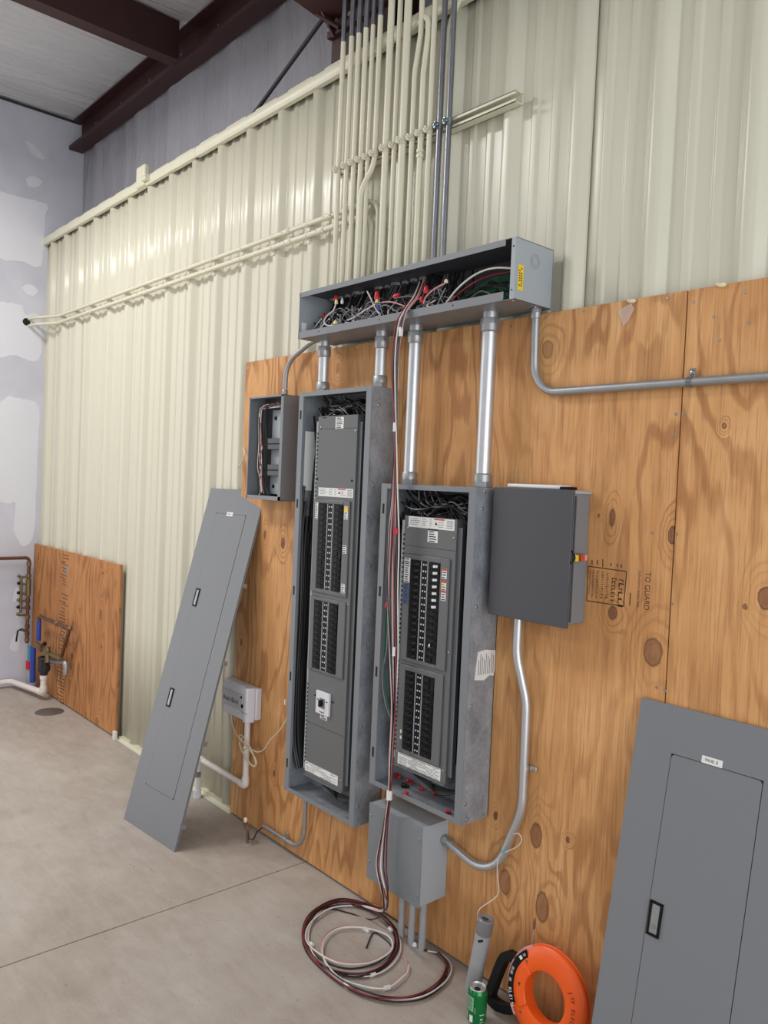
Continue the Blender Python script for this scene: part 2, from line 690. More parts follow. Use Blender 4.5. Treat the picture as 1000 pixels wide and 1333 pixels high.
for sidx in range(-7, 4):
    seam = RIB0 + .050 + sidx * .9144
    pr_ = [(max(x, XL), y) for x, y in profile(seam, (.0045 if sidx == -1 else .0005)) if x > XL - .03]
    if len(pr_) < 3:
        continue
    b = MB()
    zs = [0.012, .8, 1.6, 2.4, 3.2, ZT]
    for x, y in pr_:
        for z in zs:
            b.v.append(Vector((x, y, z)))
    nz = len(zs)
    for i in range(len(pr_) - 1):
        for j in range(nz - 1):
            a = i * nz + j
            b.face((a, a + nz, a + nz + 1, a + 1))
    so = b.build('metal_sheet', 'cream_metal', wall_back)
    md = so.modifiers.new('thickness', 'SOLIDIFY'); md.thickness = .0012; md.offset = 0
# trim along the top edge: capping angle in lengths that overlap, pan closures behind it
tr = thing('trim_1', 'cream capping trim along the top of the ribbed wall', 'trim', (-5, 0, ZT), kind='structure')
edges = [XL, -5.9, -4.35, -2.6, -.9, 1.2]
for i in range(5):
    e = .0015 * (i % 2)
    sec = [(.016, -.045), (.006, -.044), (.000, -.034), (-.002, .0), (.004, .012), (.018, .016), (.03, .016), (.03, -.045)]
    pts = [Vector((edges[i] - .03, y - e, ZT - .012 + z)) for y, z in sec]
    MB().prism(pts, (edges[i + 1] - edges[i] + .03, 0, 0)).build('trim_length', 'cream_paint', tr)
k = RIB0 - 17 * PITCHX
while k < 1.0:
    if k > XL - .1:
        a = max(k + .05, XL)
        MB().box(a, k + PITCHX - .05, .03, .055, ZT - .02, ZT + .028).build('closure', 'cream_paint', tr)
    k += PITCHX
# base angle on the floor
tb = MB().prism([Vector((-5.2, y, z)) for y, z in ((.05, .0), (-.006, .0), (-.008, .004), (.012, .008), (.014, .018), (.05, .018))], (1.5, 0, 0)).build('trim_2', 'cream_paint')
tag(tb, 'cream base angle where the ribbed wall meets the floor', 'trim', kind='structure')

# roof steel
b = MB()
sec = [(.215, 4.79), (.215, 4.80), (.30, 4.80), (.30, 4.545), (.185, 4.545), (.185, 4.575), (.195, 4.575), (.195, 4.555), (.288, 4.555), (.288, 4.79)]
b.prism([Vector((XL + .03, y, z)) for y, z in sec], (XR - XL - .1, 0, 0))
eave = single(b, 'eave_strut', 'red_oxide', 'long dark red steel channel under the eave above the insulation', 'beam', (-3, .25, 4.55))
b = MB()
for i in range(18):
    px_ = XL + .35 + i * .5
    for zz in (4.64, 4.70):
        b.cyl((px_, .2885, zz), (px_, .283, zz), .008, n=8)
b.build('bolt', 'screw', eave, kind='stuff')
b = MB()
sec = [(-5.04, 4.55), (-5.04, 4.575), (-5.03, 4.575), (-5.03, 4.56), (-4.945, 4.56), (-4.945, 4.79), (-5.03, 4.79), (-5.03, 4.80), (-4.93, 4.80), (-4.93, 4.55)]
sec = [(x - .03, z) for x, z in sec]
b.prism([Vector((x, YF, z)) for x, z in sec], (0, .17 - YF, 0))
single(b, 'roof_purlin', 'red_oxide', 'dark red roof purlin running out from the eave channel overhead', 'beam', (-4.98, -3, 4.55))

# frame column with haunch plate behind the conduits, and brace rod
col_ = thing('steel_column', 'dark red steel frame column and rafter knee behind the upright conduits', 'column', (-2.95, .17, 0))
MB().box(-3.16, -2.74, .272, .284, 0, 4.6).box(-3.16, -2.74, .086, .098, 0, 4.6).box(-2.956, -2.944, .098, .272, 0, 4.4).build('shaft', 'red_oxide', col_)
MB().prism([Vector((-3.066, y, z)) for y, z in ((.27, 4.75), (-8, 4.75), (-8, 4.52), (-1.5, 4.24), (-.14, 4.06), (.06, 4.03), (.27, 4.0))], (.012, 0, 0)).build('rafter_web', 'red_oxide', col_)
MB().prism([Vector((-3.16, y, z)) for y, z in ((-8, 4.52), (-1.5, 4.24), (-.14, 4.06), (.06, 4.03), (.06, 4.015), (-.14, 4.045), (-1.5, 4.225), (-8, 4.505))], (.20, 0, 0)).build('rafter_flange', 'red_oxide', col_)
MB().box(-3.165, -2.74, .058, .084, 3.95, 4.16).build('splice_plate', 'red_oxide', col_, .002)
for q in ((-3.135, 3.98), (-3.135, 4.0), (-3.08, 3.98), (-3.08, 4.0), (-3.02, 3.99), (-2.98, 3.99)):
    MB().cyl((q[0], .059, q[1]), (q[0], .044, q[1]), .012, n=6, smooth=False).build('bolt', 'screw', col_)
MB().prism([Vector((-3.12, y, z)) for y, z in ((-.03, 4.04), (.058, 3.94), (.058, 4.02))], (.012, 0, 0)).build('gusset', 'red_oxide', col_)
MB().tube([(-3.15, -.02, 4.03), (-3.06, .05, 3.96)], .010, 8).build('flange_brace', 'red_oxide', col_)
p0, p1 = W(349, 123, .16), W(421, 24, .13)
d_ = (p1 - p0).normalized()
b = MB().tube([p0 - d_ * .5, p1 + d_ * .24], .011, 10)
single(b, 'brace_rod', 'dark_rubber', 'slim black diagonal brace rod rising from behind the wall top', 'brace', p0)

# =================================================================== PLYWOOD
TONE = [(190, 136, 84), (206, 152, 98), (220, 170, 116), (160, 106, 62)]
TONE2 = [(170, 114, 66), (184, 126, 76), (196, 140, 88), (132, 82, 46)]


def kn(px, py, rx, rz, dk=.85):
    p = W(px, py)
    return (p.x, p.z, rx, rz, dk)


def ply(label, x0, x1, z0, z1, knots, seed, tone, screws):
    mat = plywood('plywood_%d' % seed, knots, seed * 3.7, seed * 1.9, tone)
    o = single(MB().box(x0, x1, 0, .0165, z0, z1), 'plywood_sheet', mat, label, 'plywood', ((x0 + x1) / 2, .008, z0), 'plywood backboards', .001)
    for px, py in screws:
        p = W(px, py)
        MB().lathe((p.x, .0005, p.z), (0, -1, 0), [(.0052, 0), (.0048, .0012), (.002, .0016), (0, .0008)], 10).build('screw', 'screw', o)
    return o


XJ = -1.212
plyA = ply('tall plywood sheet behind the tall panelboard and the white irrigation box', -3.697, -2.452, .014, 2.44,
           [kn(368.5, 707, .014, .026, 1), kn(345, 696, .010, .022, .9), kn(314, 836, .010, .016, 1), kn(357, 1007, .008, .016, 1), kn(440, 480, .012, .02, .4)], 1, TONE,
           [(323, 479), (350, 467), (385, 458), (330, 480), (465, 452), (306, 770)])
plyB = ply('tall plywood sheet behind the shorter panelboard, grey disconnect box and orange reel', -2.448, XJ - .002, .014, 2.44,
           [kn(850, 849, .030, .042, .7), kn(798, 798, .015, .020, .85), kn(698, 1087.6, .023, .042, .75), kn(657.6, 1147.6, .024, .045, .6), kn(706, 1181, .025, .052, .7),
            kn(739, 1093.5, .007, .009, 1), kn(645.6, 1062, .009, .014, 1), kn(713, 455, .022, .03, .45), kn(797, 674, .010, .026, .9), kn(780, 672, .004, .006, .9), kn(875, 697, .012, .026, .9)], 2, TONE,
           [(696, 414), (760, 405), (880, 539), (876, 568), (849, 694), (855, 895), (665, 425), (870, 388)])
plyC = ply('plywood sheet at the right edge behind the leaning short cover', XJ + .002, .012, .014, 2.44,
           [kn(998, 779, .022, .03, .8), kn(970, 790, .006, .007, .8), kn(943, 555, .006, .008, .8)], 4, TONE,
           [(903, 393), (890, 539), (881, 695), (875, 786), (866, 899), (971, 380), (930, 412), (937, 443), (975, 420)])
plyD = ply('low plywood sheet in the far corner behind the copper plumbing', XL + .005, -5.222, .012, 1.197,
           [kn(131, 800, .022, .034, .7), kn(104, 794, .014, .02, .6), kn(93.5, 854, .02, .024, 1), kn(92, 868, .016, .024, .95), kn(59, 824, .012, .018, .6),
            kn(132, 842, .013, .016, .8), kn(126, 940, .025, .03, .6), kn(50, 724, .012, .03, .9), kn(134, 746, .014, .008, .95), kn(95, 812, .01, .022, .95)], 5, TONE2,
           [(152, 777), (146, 922), (50, 905), (128, 885)])

# stamped ink on the plywood
def inkbar(parent, px0, py0, px1, py1, t=.0012, mat='ink_brown'):
    a, c = W(px0, py0), W(px1, py1)
    d = (c - a); L = d.length; d.normalize()
    MB().obox((a + c) / 2 + Vector((0, -.0003, 0)), d, (0, 1, 0), d.cross(Vector((0, 1, 0))), L / 2, .0002, t).build('ink_mark', mat, parent)


def local(o, v):
    return Vector(v) - Vector(o.location)


ib = [W(766, 737), W(816, 744), W(812, 789), W(764, 782)]
for (a, c) in (((766, 737), (816, 744)), ((816, 744), (812, 789)), ((812, 789), (764, 782)), ((766, 737), (764, 782))):
    inkbar(plyB, *a, *c, t=.0016)
p = W(842, 744.5)
text_mesh('ink_stamp', 'TO GUARD', .026, 'ink_brown', local(plyB, (p.x - .0026, -.0003, p.z)), (0, 0, -1), (1, 0, 0), plyB, .0002, width=.118)
ri = random.Random(8)
for (px, py, sz, ln) in ((832, 743, .007, .115), (806, 754, .022, .085), (797, 752, .017, .082), (790, 746, .009, .08), (783.5, 744, .009, .09), (777, 743, .007, .09), (772, 742, .007, .09), (768, 742, .006, .08)):
    p = W(px, py)                        # worn, unreadable lines of the stamp
    bb = MB()
    z = p.z
    while z > p.z - ln:
        g = ri.uniform(.35, .8) * sz
        wv = ri.uniform(.5, 1.0) * sz
        bb.box(p.x, p.x + wv, -.0005, -.0001, z - g * .35, z)
        if ri.random() < .6:
            bb.box(p.x + wv * .8, p.x + wv, -.0005, -.0001, z - g, z)
        if ri.random() < .5:
            bb.box(p.x, p.x + wv * .2, -.0005, -.0001, z - g, z)
        z -= g * 1.35
    bb.build('ink_stamp', 'ink_brown', plyB)
for q in ((771, 729, 771, 735), (778, 729, 778, 735.5), (785, 728, 785, 738), (796, 733, 795.5, 737), (804, 734, 804, 738), (809, 735, 809, 739), (821, 772, 820, 788)):
    inkbar(plyB, *q, t=.0018)
rk = random.Random(5)
for i in range(46):                       # column of stamp marks on the low sheet
    f = i / 45
    if .22 < f < .26:
        continue
    px, py = 84.5 - 6 * f + rk.uniform(-1.5, 1.5), 722 + 196 * f
    w = rk.uniform(2.2, 4.4)
    inkbar(plyD, px - w, py - .4 * w + rk.uniform(-1, 1), px + w, py + .3 * w + 1, t=.003)
MB().lathe(W(86, 743) + Vector((0, -.0002, 0)), (0, -1, 0), [(0, 0.0003), (.03, .0003), (.03, 0)], 18).build('ink_mark', 'ink_grey', plyD)

# scraps of foam and film snagged on the top edge of the plywood
for px, py, lab in ((823, 392, 'tiny lump of cream foam on the plywood edge, nearer the conduit'), (940, 371, 'tiny lump of cream foam on the plywood edge, nearest the right')):
    p = W(px, py, -.004)
    single(MB().ball(p, .009, 8, 6, (1.5, .9, .8)).ball(p + Vector((-.012, 0, .003)), .006), 'foam_lump', 'foam', lab, 'foam', p)
t_ = NT('clear_film'); t_.b.inputs['Alpha'].default_value = .35
MATS['film'] = t_.done(lin((226, 206, 194)), .2)
fp = [W(*q, -.004) for q in ((822, 395), (826, 402), (818, 418), (812, 424), (808, 414), (804, 405))]
b = MB().prism(fp, (0, -.0015, 0))
single(b, 'film_scrap', 'film', 'torn scrap of clear plastic film hanging on the plywood', 'plastic film', fp[0])
b = MB().tube(spline([W(317, 583, -.01), W(319, 592, -.02), W(314, 603, -.02), W(309, 609, -.03)], 5), .004, 8)
single(b, 'cable_stub', 'cream_wire', 'short cream cable stub poking out beside the small cabinet', 'cable', W(317, 583, 0))


# =================================================================== ELECTRICAL GEAR
def screw_at(p, n, parent, r=.006, mat='screw', name='screw'):
    MB().lathe(p, n, [(r, 0), (r * .9, r * .4), (r * .5, r * .65), (0, r * .7)], 10).build(name, mat, parent)


def bars(rects, mat, parent, y, name='print'):
    """flat print: list of (x0,x1,z0,z1) on a face that looks to -y"""
    b = MB()
    for x0, x1, z0, z1 in rects:
        b.box(x0, x1, y - .0003, y, z0, z1)
    return b.build(name, mat, parent)


def label_plate(parent, x0, x1, z0, z1, y, style='lines', mat='white_label', nm='label_plate'):
    o = MB().box(x0, x1, y - .0008, y, z0, z1).build(nm, mat, parent)
    yy = y - .0008
    w, h = x1 - x0, z1 - z0
    rr = random.Random(int(abs(x0) * 1e4) + int(z0 * 1e3))
    L = []
    if style == 'warn':
        for (a, c) in ((.03, .27), (.31, .43), (.47, .53)):
            for k in range(4):
                L.append((x0 + w * a, x0 + w * (a + (c - a) * rr.uniform(.6, 1)), z1 - h * (.22 + .18 * k), z1 - h * (.16 + .18 * k)))
        bars([(x0 + w * .57, x0 + w * .79, z1 - h * .17, z1 - h * .04)], 'red_print', o, yy)
        for k in range(3):
            L.append((x0 + w * .66, x0 + w * rr.uniform(.72, .79), z1 - h * (.4 + .2 * k), z1 - h * (.34 + .2 * k)))
        for k in range(5):
            L.append((x0 + w * .84, x0 + w * .97, z1 - h * (.2 + .16 * k), z1 - h * (.13 + .16 * k)))
        bars(L, 'ink_grey', o, yy)
        MB().prism([Vector((x0 + w * .585, yy, z1 - h * .62)), Vector((x0 + w * .645, yy, z1 - h * .62)), Vector((x0 + w * .615, yy, z1 - h * .32))], (0, -.0003, 0)).build('print', 'ink', o)
    elif style == 'dense':
        n = max(3, int(h / .006))
        for k in range(n):
            c = x0 + w * .03
            while c < x1 - w * .08:
                e = min(c + rr.uniform(.05, .2) * w, x1 - w * .03)
                if rr.random() < .8:
                    L.append((c, e, z1 - h * (k + .75) / n, z1 - h * (k + .35) / n))
                c = e + w * .02
        bars(L, 'ink_grey', o, yy)
    else:
        n = max(2, int(h / .008))
        for k in range(n):
            L.append((x0 + w * .12, x1 - w * rr.uniform(.12, .4), z1 - h * (k + .75) / n, z1 - h * (k + .3) / n))
        bars(L, 'ink', o, yy)
    return o


def tub(root, x0, x1, y0, z0, z1, fl=.034, ft=.02, side_mat='galv', t=.003):
    """open sheet-metal box, front at y0, back on the wall"""
    MB().box(x0, x1, -t - .001, -.001, z0, z1).build('back_plate', 'galv', root)
    MB().box(x0, x0 + t, y0, -.001, z0, z1).build('side_wall', side_mat, root)
    MB().box(x1 - t, x1, y0, -.001, z0, z1).build('side_wall', side_mat, root)
    MB().box(x0 + t, x1 - t, y0, -.001, z1 - t, z1).build('top_wall', side_mat, root)
    MB().box(x0 + t, x1 - t, y0, -.001, z0, z0 + t).build('bottom_wall', side_mat, root)
    for s, a in ((1, x0), (-1, x1)):
        xa, xb = sorted((a, a + s * fl))
        xc, xd = sorted((a + s * (fl - .002), a + s * fl))
        MB().box(xa, xb, y0 - .002, y0, z0, z1).box(xc, xd, y0, y0 + .012, z0 + ft, z1 - ft).build('front_flange', 'grey_enamel', root, .0006)
    MB().box(x0 + fl, x1 - fl, y0 - .002, y0, z1 - ft, z1).box(x0 + fl, x1 - fl, y0, y0 + .01, z1 - ft, z1 - ft + .002).build('front_flange', 'grey_enamel', root, .0006)
    MB().box(x0 + fl, x1 - fl, y0 - .002, y0, z0, z0 + ft).build('front_flange', 'grey_enamel', root, .0006)


# one breaker, shared mesh: body with a toggle
BW, BH = .0575, .0254
bm_body = MB().box(-BW / 2, BW / 2, -.006, .03, -BH / 2 + .0006, BH / 2 - .0006)
bm_body.box(-BW / 2 + .006, BW / 2 - .022, -.009, -.006, -BH / 2 + .004, BH / 2 - .004)
me_body = bm_body.mesh('breaker'); me_body.materials.append(MATS['black_plastic'])
mh = MB().prism([Vector((x, y, -.0045)) for x, y in ((.004, -.006), (.006, -.018), (.013, -.018), (.018, -.006))], (0, 0, .009))
me_hand = {}
for nm in ('black_handle', 'white_plastic'):
    q = mh.mesh('toggle'); q.materials.append(MATS[nm]); me_hand[nm] = q


def breaker(root, x, y, z, flip, white=False, blank=False):
    o = bpy.data.objects.new('breaker', me_body)
    COL.objects.link(o)
    o.parent = root
    o.location = Vector((x, y, z)) - Vector(root.location)
    if flip:
        o.rotation_euler = (0, math.pi, 0)
    if not blank:
        h = bpy.data.objects.new('toggle', me_hand['white_plastic' if white else 'black_handle'])
        COL.objects.link(h)
        h.parent = o
        if white:
            h['label'] = 'white breaker toggle'


def window(root, df, x0, x1, z0, z1, fx0, fx1, fz0, fz1, y, rows, white=(), blank=()):
    """raised frame round two columns of breakers with a number strip between"""
    fr = MB()
    e = .007
    for a in ((fx0, x0, fz0, fz1), (x1, fx1, fz0, fz1), (x0, x1, fz0, z0), (x0, x1, z1, fz1)):
        fr.box(a[0], a[1], y - e, y, a[2], a[3])
    fr.build('window_frame', 'grey_deadfront', root, .003)
    w = x1 - x0
    hgt = (z1 - z0) / rows
    xs = (x0 + w * .36 / 2, x0 + w * .80)
    for r in range(rows):
        z = z1 - hgt * (r + .5)
        for c in (0, 1):
            breaker(root, xs[c], y - .001, z, c == 1 and False, white=(r, c) in white, blank=(r, c) in blank)
    st = MB().box(x0 + w * .39, x0 + w * .58, y - .006, y + .01, z0, z1).build('number_strip', 'black_plastic', root)
    MB().box(x0 + w * .365, x0 + w * .385, y - .0078, y, z0, z1).build('divider', 'grey_light', root)
    MB().box(x0 + w * .585, x0 + w * .605, y - .0078, y, z0, z1).build('divider', 'grey_light', root)
    d = MB()
    for r in range(rows):
        z = z1 - hgt * (r + .5)
        for u in (.445, .525):
            d.box(x0 + w * u - .0028, x0 + w * u + .0028, y - .0064, y - .006, z - .003, z + .003)
    d.build('number_print', 'white_label', st)
    MB().box(x0, x1, y + .03, y + .032, z0, z1).build('breaker_backing', 'slot_black', root)


def wires_in(root, name, specs, mat, r=.0035, kind='stuff', n=6):
    b = MB()
    for pts in specs:
        b.tube(spline(pts, 5), r, n)
    return b.build(name, mat, root, kind=kind)


def panelboard(label, x0, x1, z0, z1, dfx0, dfx1, dfz0, dfz1, wins, slots, rivets, seed):
    Y0, YD = -.146, -.118
    root = thing('panelboard', label, 'panelboard', ((x0 + x1) / 2, -.07, z0), 'electrical panelboards')
    tub(root, x0, x1, Y0, z0, z1)
    for z in slots:
        for s, a in ((1, x0),):
            MB().box(a + s * .017 - .0055, a + s * .017 + .0055, Y0 - .0026, Y0 - .002, z - .02, z + .02).build('slot', 'slot_black', root)
    for (y, z) in rivets:
        screw_at((x1, y, z), (1, 0, 0), root, .0065, 'screw', 'rivet')
    # dead front
    df = MB()
    holes = [w[0:4] for w in wins]
    zs = sorted(holes, key=lambda h: -h[3])
    cur = dfz1
    hx0, hx1 = min(h[0] for h in holes), max(h[1] for h in holes)
    for h in zs:
        df.box(dfx0, dfx1, YD, YD + .002, h[3], cur)
        df.box(dfx0, h[0], YD, YD + .002, h[2], h[3])
        df.box(h[1], dfx1, YD, YD + .002, h[2], h[3])
        cur = h[2]
    df.box(dfx0, dfx1, YD, YD + .002, dfz0, cur)
    dfo = df.build('dead_front', 'grey_deadfront', root)
    # bent returns of the dead front
    MB().box(dfx1 - .002, dfx1, YD + .002, YD + .05, dfz0, dfz1).build('dead_front_return', 'grey_deadfront', root)
    MB().box(dfx1, dfx1 + .018, YD + .012, YD + .014, dfz0 + .03, dfz1 - .03).build('mounting_rail', 'grey_enamel', root)
    MB().box(dfx0 - .022, dfx0 - .003, YD + .008, YD + .01, dfz0 + .02, dfz1 - .02).build('mounting_rail', 'grey_light', root)
    b = MB()
    z = dfz1 - .08
    while z > dfz0 + .05:
        if not (dfz0 + .42 < z < dfz1 - .52):
            b.box(dfx0 - .004, dfx0 + .003, YD - .001, YD - .0002, z, z + .009)
        z -= .0185
    b.build('perforation', 'slot_black', dfo, kind='stuff')
    MB().box(dfx0, dfx1, YD - .008, YD, dfz0 - .002, dfz0 + .004).build('bottom_lip', 'grey_deadfront', root, .001)
    for (sx, sz) in ((dfx0 + .02, dfz1 - .05), (dfx1 - .012, dfz1 - .07), (dfx0 + .014, dfz0 + .055), (dfx1 - .012, dfz0 + .05), (dfx1 - .012, (dfz0 + dfz1) / 2)):
        screw_at((sx, YD, sz), (0, -1, 0), root, .005)
    # dark interior: bus backing and gutter wiring
    MB().box(dfx0 + .015, dfx1 - .015, -.085, -.006, dfz0 + .06, dfz1 - .06).build('bus_interior', 'black_plastic', root)
    rr = random.Random(seed)
    specs = []
    for i in range(84):                     # side gutters
        gx = rr.choice([rr.uniform(dfx1 + .03, x1 - .012), rr.uniform(dfx1 + .03, x1 - .012), rr.uniform(x0 + .012, dfx0 - .03)])
        pts = []
        z = z1 - rr.uniform(.05, .2)
        while z > dfz0 + rr.uniform(-.02, .5):
            pts.append((gx + rr.uniform(-.008, .008), rr.uniform(-.075, -.02), z))
            z -= rr.uniform(.1, .22)
        if len(pts) > 2:
            specs.append(pts)
    for i in range(34):                     # crossing wires above the interior
        za = z1 - rr.uniform(.03, .1)
        zb = z1 - rr.uniform(.03, .12)
        xa, xb = x0 + rr.uniform(.05, .2), x1 - rr.uniform(.04, .2)
        ym = rr.uniform(-.09, -.03)
        specs.append([(xa, ym, za + .02), (xa * .7 + xb * .3, ym - rr.uniform(0, .03), za - rr.uniform(0, .03)), (xa * .3 + xb * .7, ym + rr.uniform(-.02, .02), zb), (xb, ym, zb - rr.uniform(.02, .12))])
    for i in range(8):
        specs.append([(x0 + .12 + .02 * i, -.05, dfz0 + .05), (x0 + .14 + .02 * i, -.06 - .003 * i, dfz0 - .02), (x0 + .24 + .01 * i, -.07, dfz0 - .04 - .004 * i), (x1 - .09, -.07, dfz0 - .02), (x1 - .05, -.06, dfz0 + .12)])
    wires_in(root, 'gutter_wiring', specs, 'black_wire', .0042)
    wires_in(root, 'grey_wiring', [[(x0 + .14 + .03 * i, -.075, z1 - .02), (x0 + .17 + .04 * i, -.09, z1 - .07), (x0 + .25 + .03 * i, -.08, z1 - .085 + .008 * i), (x1 - .07, -.06, z1 - .05 - .03 * i)] for i in range(4)], 'tape_grey', .003)
    return root, dfo, YD


# ---- tall panelboard
LX0, LX1, LZ0, LZ1 = -2.985, -2.477, .396, 2.222
w1 = (-2.836, -2.660, 1.350, 1.727, -2.872, -2.618, 1.332, 1.744)
w2 = (-2.841, -2.668, .991, 1.295, -2.870, -2.620, .980, 1.310)
PL, dfo, YD = panelboard('tall open grey panelboard with two breaker windows and main switch', LX0, LX1, LZ0, LZ1, -2.872, -2.596, .497, 2.112,
                         [w1, w2], (2.121, 1.72, 1.322, .927, .525), [(-.11, 2.147), (-.117, 1.813), (-.119, 1.483), (-.123, 1.149), (-.128, .816), (-.13, .481), (-.03, .45)], 11)
window(PL, dfo, *w1, YD, 15, blank=[(r, c) for r in range(15) for c in (0, 1) if (r * 7 + c * 3) % 11 == 4])
window(PL, dfo, *w2, YD, 12)
label_plate(PL, -2.850, -2.606, 1.759, 1.797, YD, 'warn')
label_plate(PL, -2.746, -2.690, 2.055, 2.105, YD, 'lines')
label_plate(PL, -2.869, -2.630, .516, .559, YD, 'dense')
label_plate(PL, -2.860, -2.840, 1.655, 1.73, YD - .007, 'lines')
label_plate(PL, -2.652, -2.628, 1.665, 1.722, YD - .007, 'lines')
label_plate(PL, -2.652, -2.628, 1.52, 1.555, YD - .007, 'lines')
label_plate(PL, -2.652, -2.628, 1.35, 1.39, YD - .007, 'lines')
bars([(-2.652, -2.628, 1.70, 1.718)], 'yellow_print', PL, YD - .0082)
bars([(-2.869, -2.60, .738, .7395)], 'slot_black', PL, YD - .0001, 'seam')
bars([(-2.868, -2.60, 2.055, 2.0562)], 'slot_black', PL, YD - .0001, 'seam')
for q in ((-2.862, 1.835), (-2.618, 1.832), (-2.815, .87), (-2.685, .868)):
    screw_at((q[0], YD, q[1]), (0, -1, 0), PL, .005, 'slot_black')
mbk = MB().box(-2.794, -2.700, YD - .012, YD, .800, .900).build('main_breaker', 'controller_white', PL, .002)
MB().box(-2.765, -2.728, YD - .013, YD - .011, .828, .872).build('recess', 'tape_grey', mbk)
MB().obox((-2.747, YD - .02, .852), (1, 0, 0), (0, 1, 0), (0, 0, 1), .006, .010, .014).build('lever', 'black_plastic', mbk, .001)
bars([(-2.786, -2.77, .86, .864), (-2.722, -2.708, .86, .864), (-2.765, -2.73, .808, .812)], 'ink', mbk, YD - .012)
label_plate(PL, -2.772, -2.722, .776, .796, YD, 'lines')
MB().box(-2.97, -2.9695 + .004, -.12, -.05, 1.78, 2.05).build('directory_card', 'white_label', PL)
MB().box(-2.955, -2.895, -.012, -.006, 1.80, 2.06).build('directory_card', 'white_label', PL)

for i in range(8):                       # black feeders lying along the left inner wall
    yy = -.036 - .0125 * i
    zt0 = 1.80 - .035 * ((i * 5) % 7)
    pts = [(LX0 + .030, yy, zt0), (LX0 + .014 + .004 * (i % 2), yy, zt0 - .15), (LX0 + .013 + .005 * ((i + 1) % 2), yy + .003, 1.2), (LX0 + .013, yy, .85), (LX0 + .016 + .004 * (i % 3), yy + .002, .62), (LX0 + .05, yy + .01, .50)]
    MB().tube(spline(pts, 5), .0075, 8).build('feeder_wire', 'black_wire', PL)
# ---- short panelboard
SX0, SX1, SZ0, SZ1 = -2.392, -1.885, .612, 1.826
v1 = (-2.228, -2.067, 1.154, 1.536, -2.264, -2.021, 1.139, 1.556)
v2 = (-2.231, -2.071, .793, 1.102, -2.266, -2.028, .777, 1.123)
whites = {(r, 1) for r in range(7)}
PS, dfo2, YD = panelboard('short open panelboard with white toggled breakers and red wire nuts inside', SX0, SX1, SZ0, SZ1, -2.278, -1.998, .718, 1.705,
                          [v1, v2], (1.726, 1.394, 1.07, .744), [(-.104, 1.812), (-.113, 1.75), (-.12, 1.40), (-.123, 1.041), (-.128, .687), (-.028, .627), (-.115, .628)], 23)
window(PS, dfo2, *v1, YD, 15, white=whites, blank={(14, 1)})
window(PS, dfo2, *v2, YD, 12, blank={(0, 1), (1, 1)})
label_plate(PS, -2.256, -2.010, 1.662, 1.703, YD, 'warn')
lp = label_plate(PS, -2.147, -2.094, 1.610, 1.655, YD, 'lines')
bars([(-2.147, -2.094, 1.655, 1.662)], 'ink', PS, YD - .0009)
label_plate(PS, -2.259, -2.024, .725, .772, YD, 'dense')
lz = label_plate(PS, -2.262, -2.230, 1.445, 1.540, YD - .007, 'none_', 'white_label')
lq = label_plate(PS, -2.262, -2.232, 1.36, 1.44, YD - .007, 'lines', 'blue_print')
text_mesh('print', 'EATON', .009, 'ink', local(PS, (-2.2605, YD - .0085, 1.521)), (1, 0, 0), (0, 0, 1), lz, .0002, width=.029)
for zz in (1.5, 1.455, 1.418):
    label_plate(PS, -2.056, -2.032, zz - .018, zz + .02, YD - .007, 'lines')
    bars([(-2.056, -2.032, zz + .012, zz + .02)], 'red_print', PS, YD - .0082)
MB().prism([Vector((-2.05, YD - .0081, 1.452)), Vector((-2.038, YD - .0081, 1.452)), Vector((-2.044, YD - .0081, 1.468))], (0, -.0003, 0)).build('print', 'yellow_print', PS)
bars([(-2.274, -2.0, 1.588, 1.5892)], 'slot_black', PS, YD - .0001, 'seam')
MB().box(-2.104, -2.097, YD - .0135, YD - .0125, 1.216, 1.229).build('sticker', 'white_label', PS)
for zz in (.853, .829):
    MB().box(-2.244, -2.236, YD - .0085, YD - .007, zz, zz + .012).build('sticker', 'white_label', PS)
# neutral bar in the right gutter
nb = MB().box(-1.965, -1.935, -.10, -.03, 1.12, 1.64).build('neutral_bar', 'black_plastic', PS)
for i in range(18):
    screw_at((-1.950 + .006 * (i % 2), -.10, 1.14 + i * .027), (0, -1, 0), nb, .004)
nb = MB().box(-2.575, -2.545, -.10, -.03, 1.05, 1.78).build('neutral_bar', 'black_plastic', PL)
# white paper label on the galvanised side
pts = [Vector((SX1 + .0006, y, z)) for y, z in ((-.1, 1.235), (-.06, 1.240), (-.004, 1.232), (-.003, 1.16), (-.008, 1.137), (-.03, 1.143), (-.06, 1.128), (-.112, 1.135))]
so = MB().prism(pts, (.0006, 0, 0)).build('paper_label', 'white_label', PS)
b = MB()
for i in range(9):
    yy = -.095 + i * .010
    b.box(SX1 + .0012, SX1 + .0015, yy, yy + .004, 1.15, 1.215 + .01 * ((i * 5) % 3 - 1))
b.build('print', 'ink_grey', so)
# spilled wire nuts lying in the tub
rr = random.Random(9)
for i, (px, py) in enumerate(((516, 1009), (520, 1011), (532, 1016), (536, 1019), (549, 1027), (564, 1032), (569, 1033), (584, 1057), (528, 1033))):
    p = G(px, py, SZ0 + .01)
    p.y = min(max(p.y, -.13), -.02)
    a = rr.uniform(0, 6.28)
    ax = Vector((math.cos(a), math.sin(a), 0))
    b = MB().lathe(p - ax * .011 + Vector((0, 0, .0015)), ax, [(0, 0), (.0075, 0), (.0085, .004), (.006, .016), (.003, .022), (0, .022)], 8)
    single(b, 'wire_nut', 'red_nut', 'loose red wire nut lying in the bottom of the short panelboard', 'wire nut', p, 'loose red wire nuts')
p = G(526, 1023, SZ0 + .012); p.y = max(p.y, -.13)
b = MB().lathe(p - Vector((.012, 0, 0)), (1, .4, 0), [(0, 0), (.010, 0), (.010, .018), (.006, .02), (.006, .03), (0, .03)], 10)
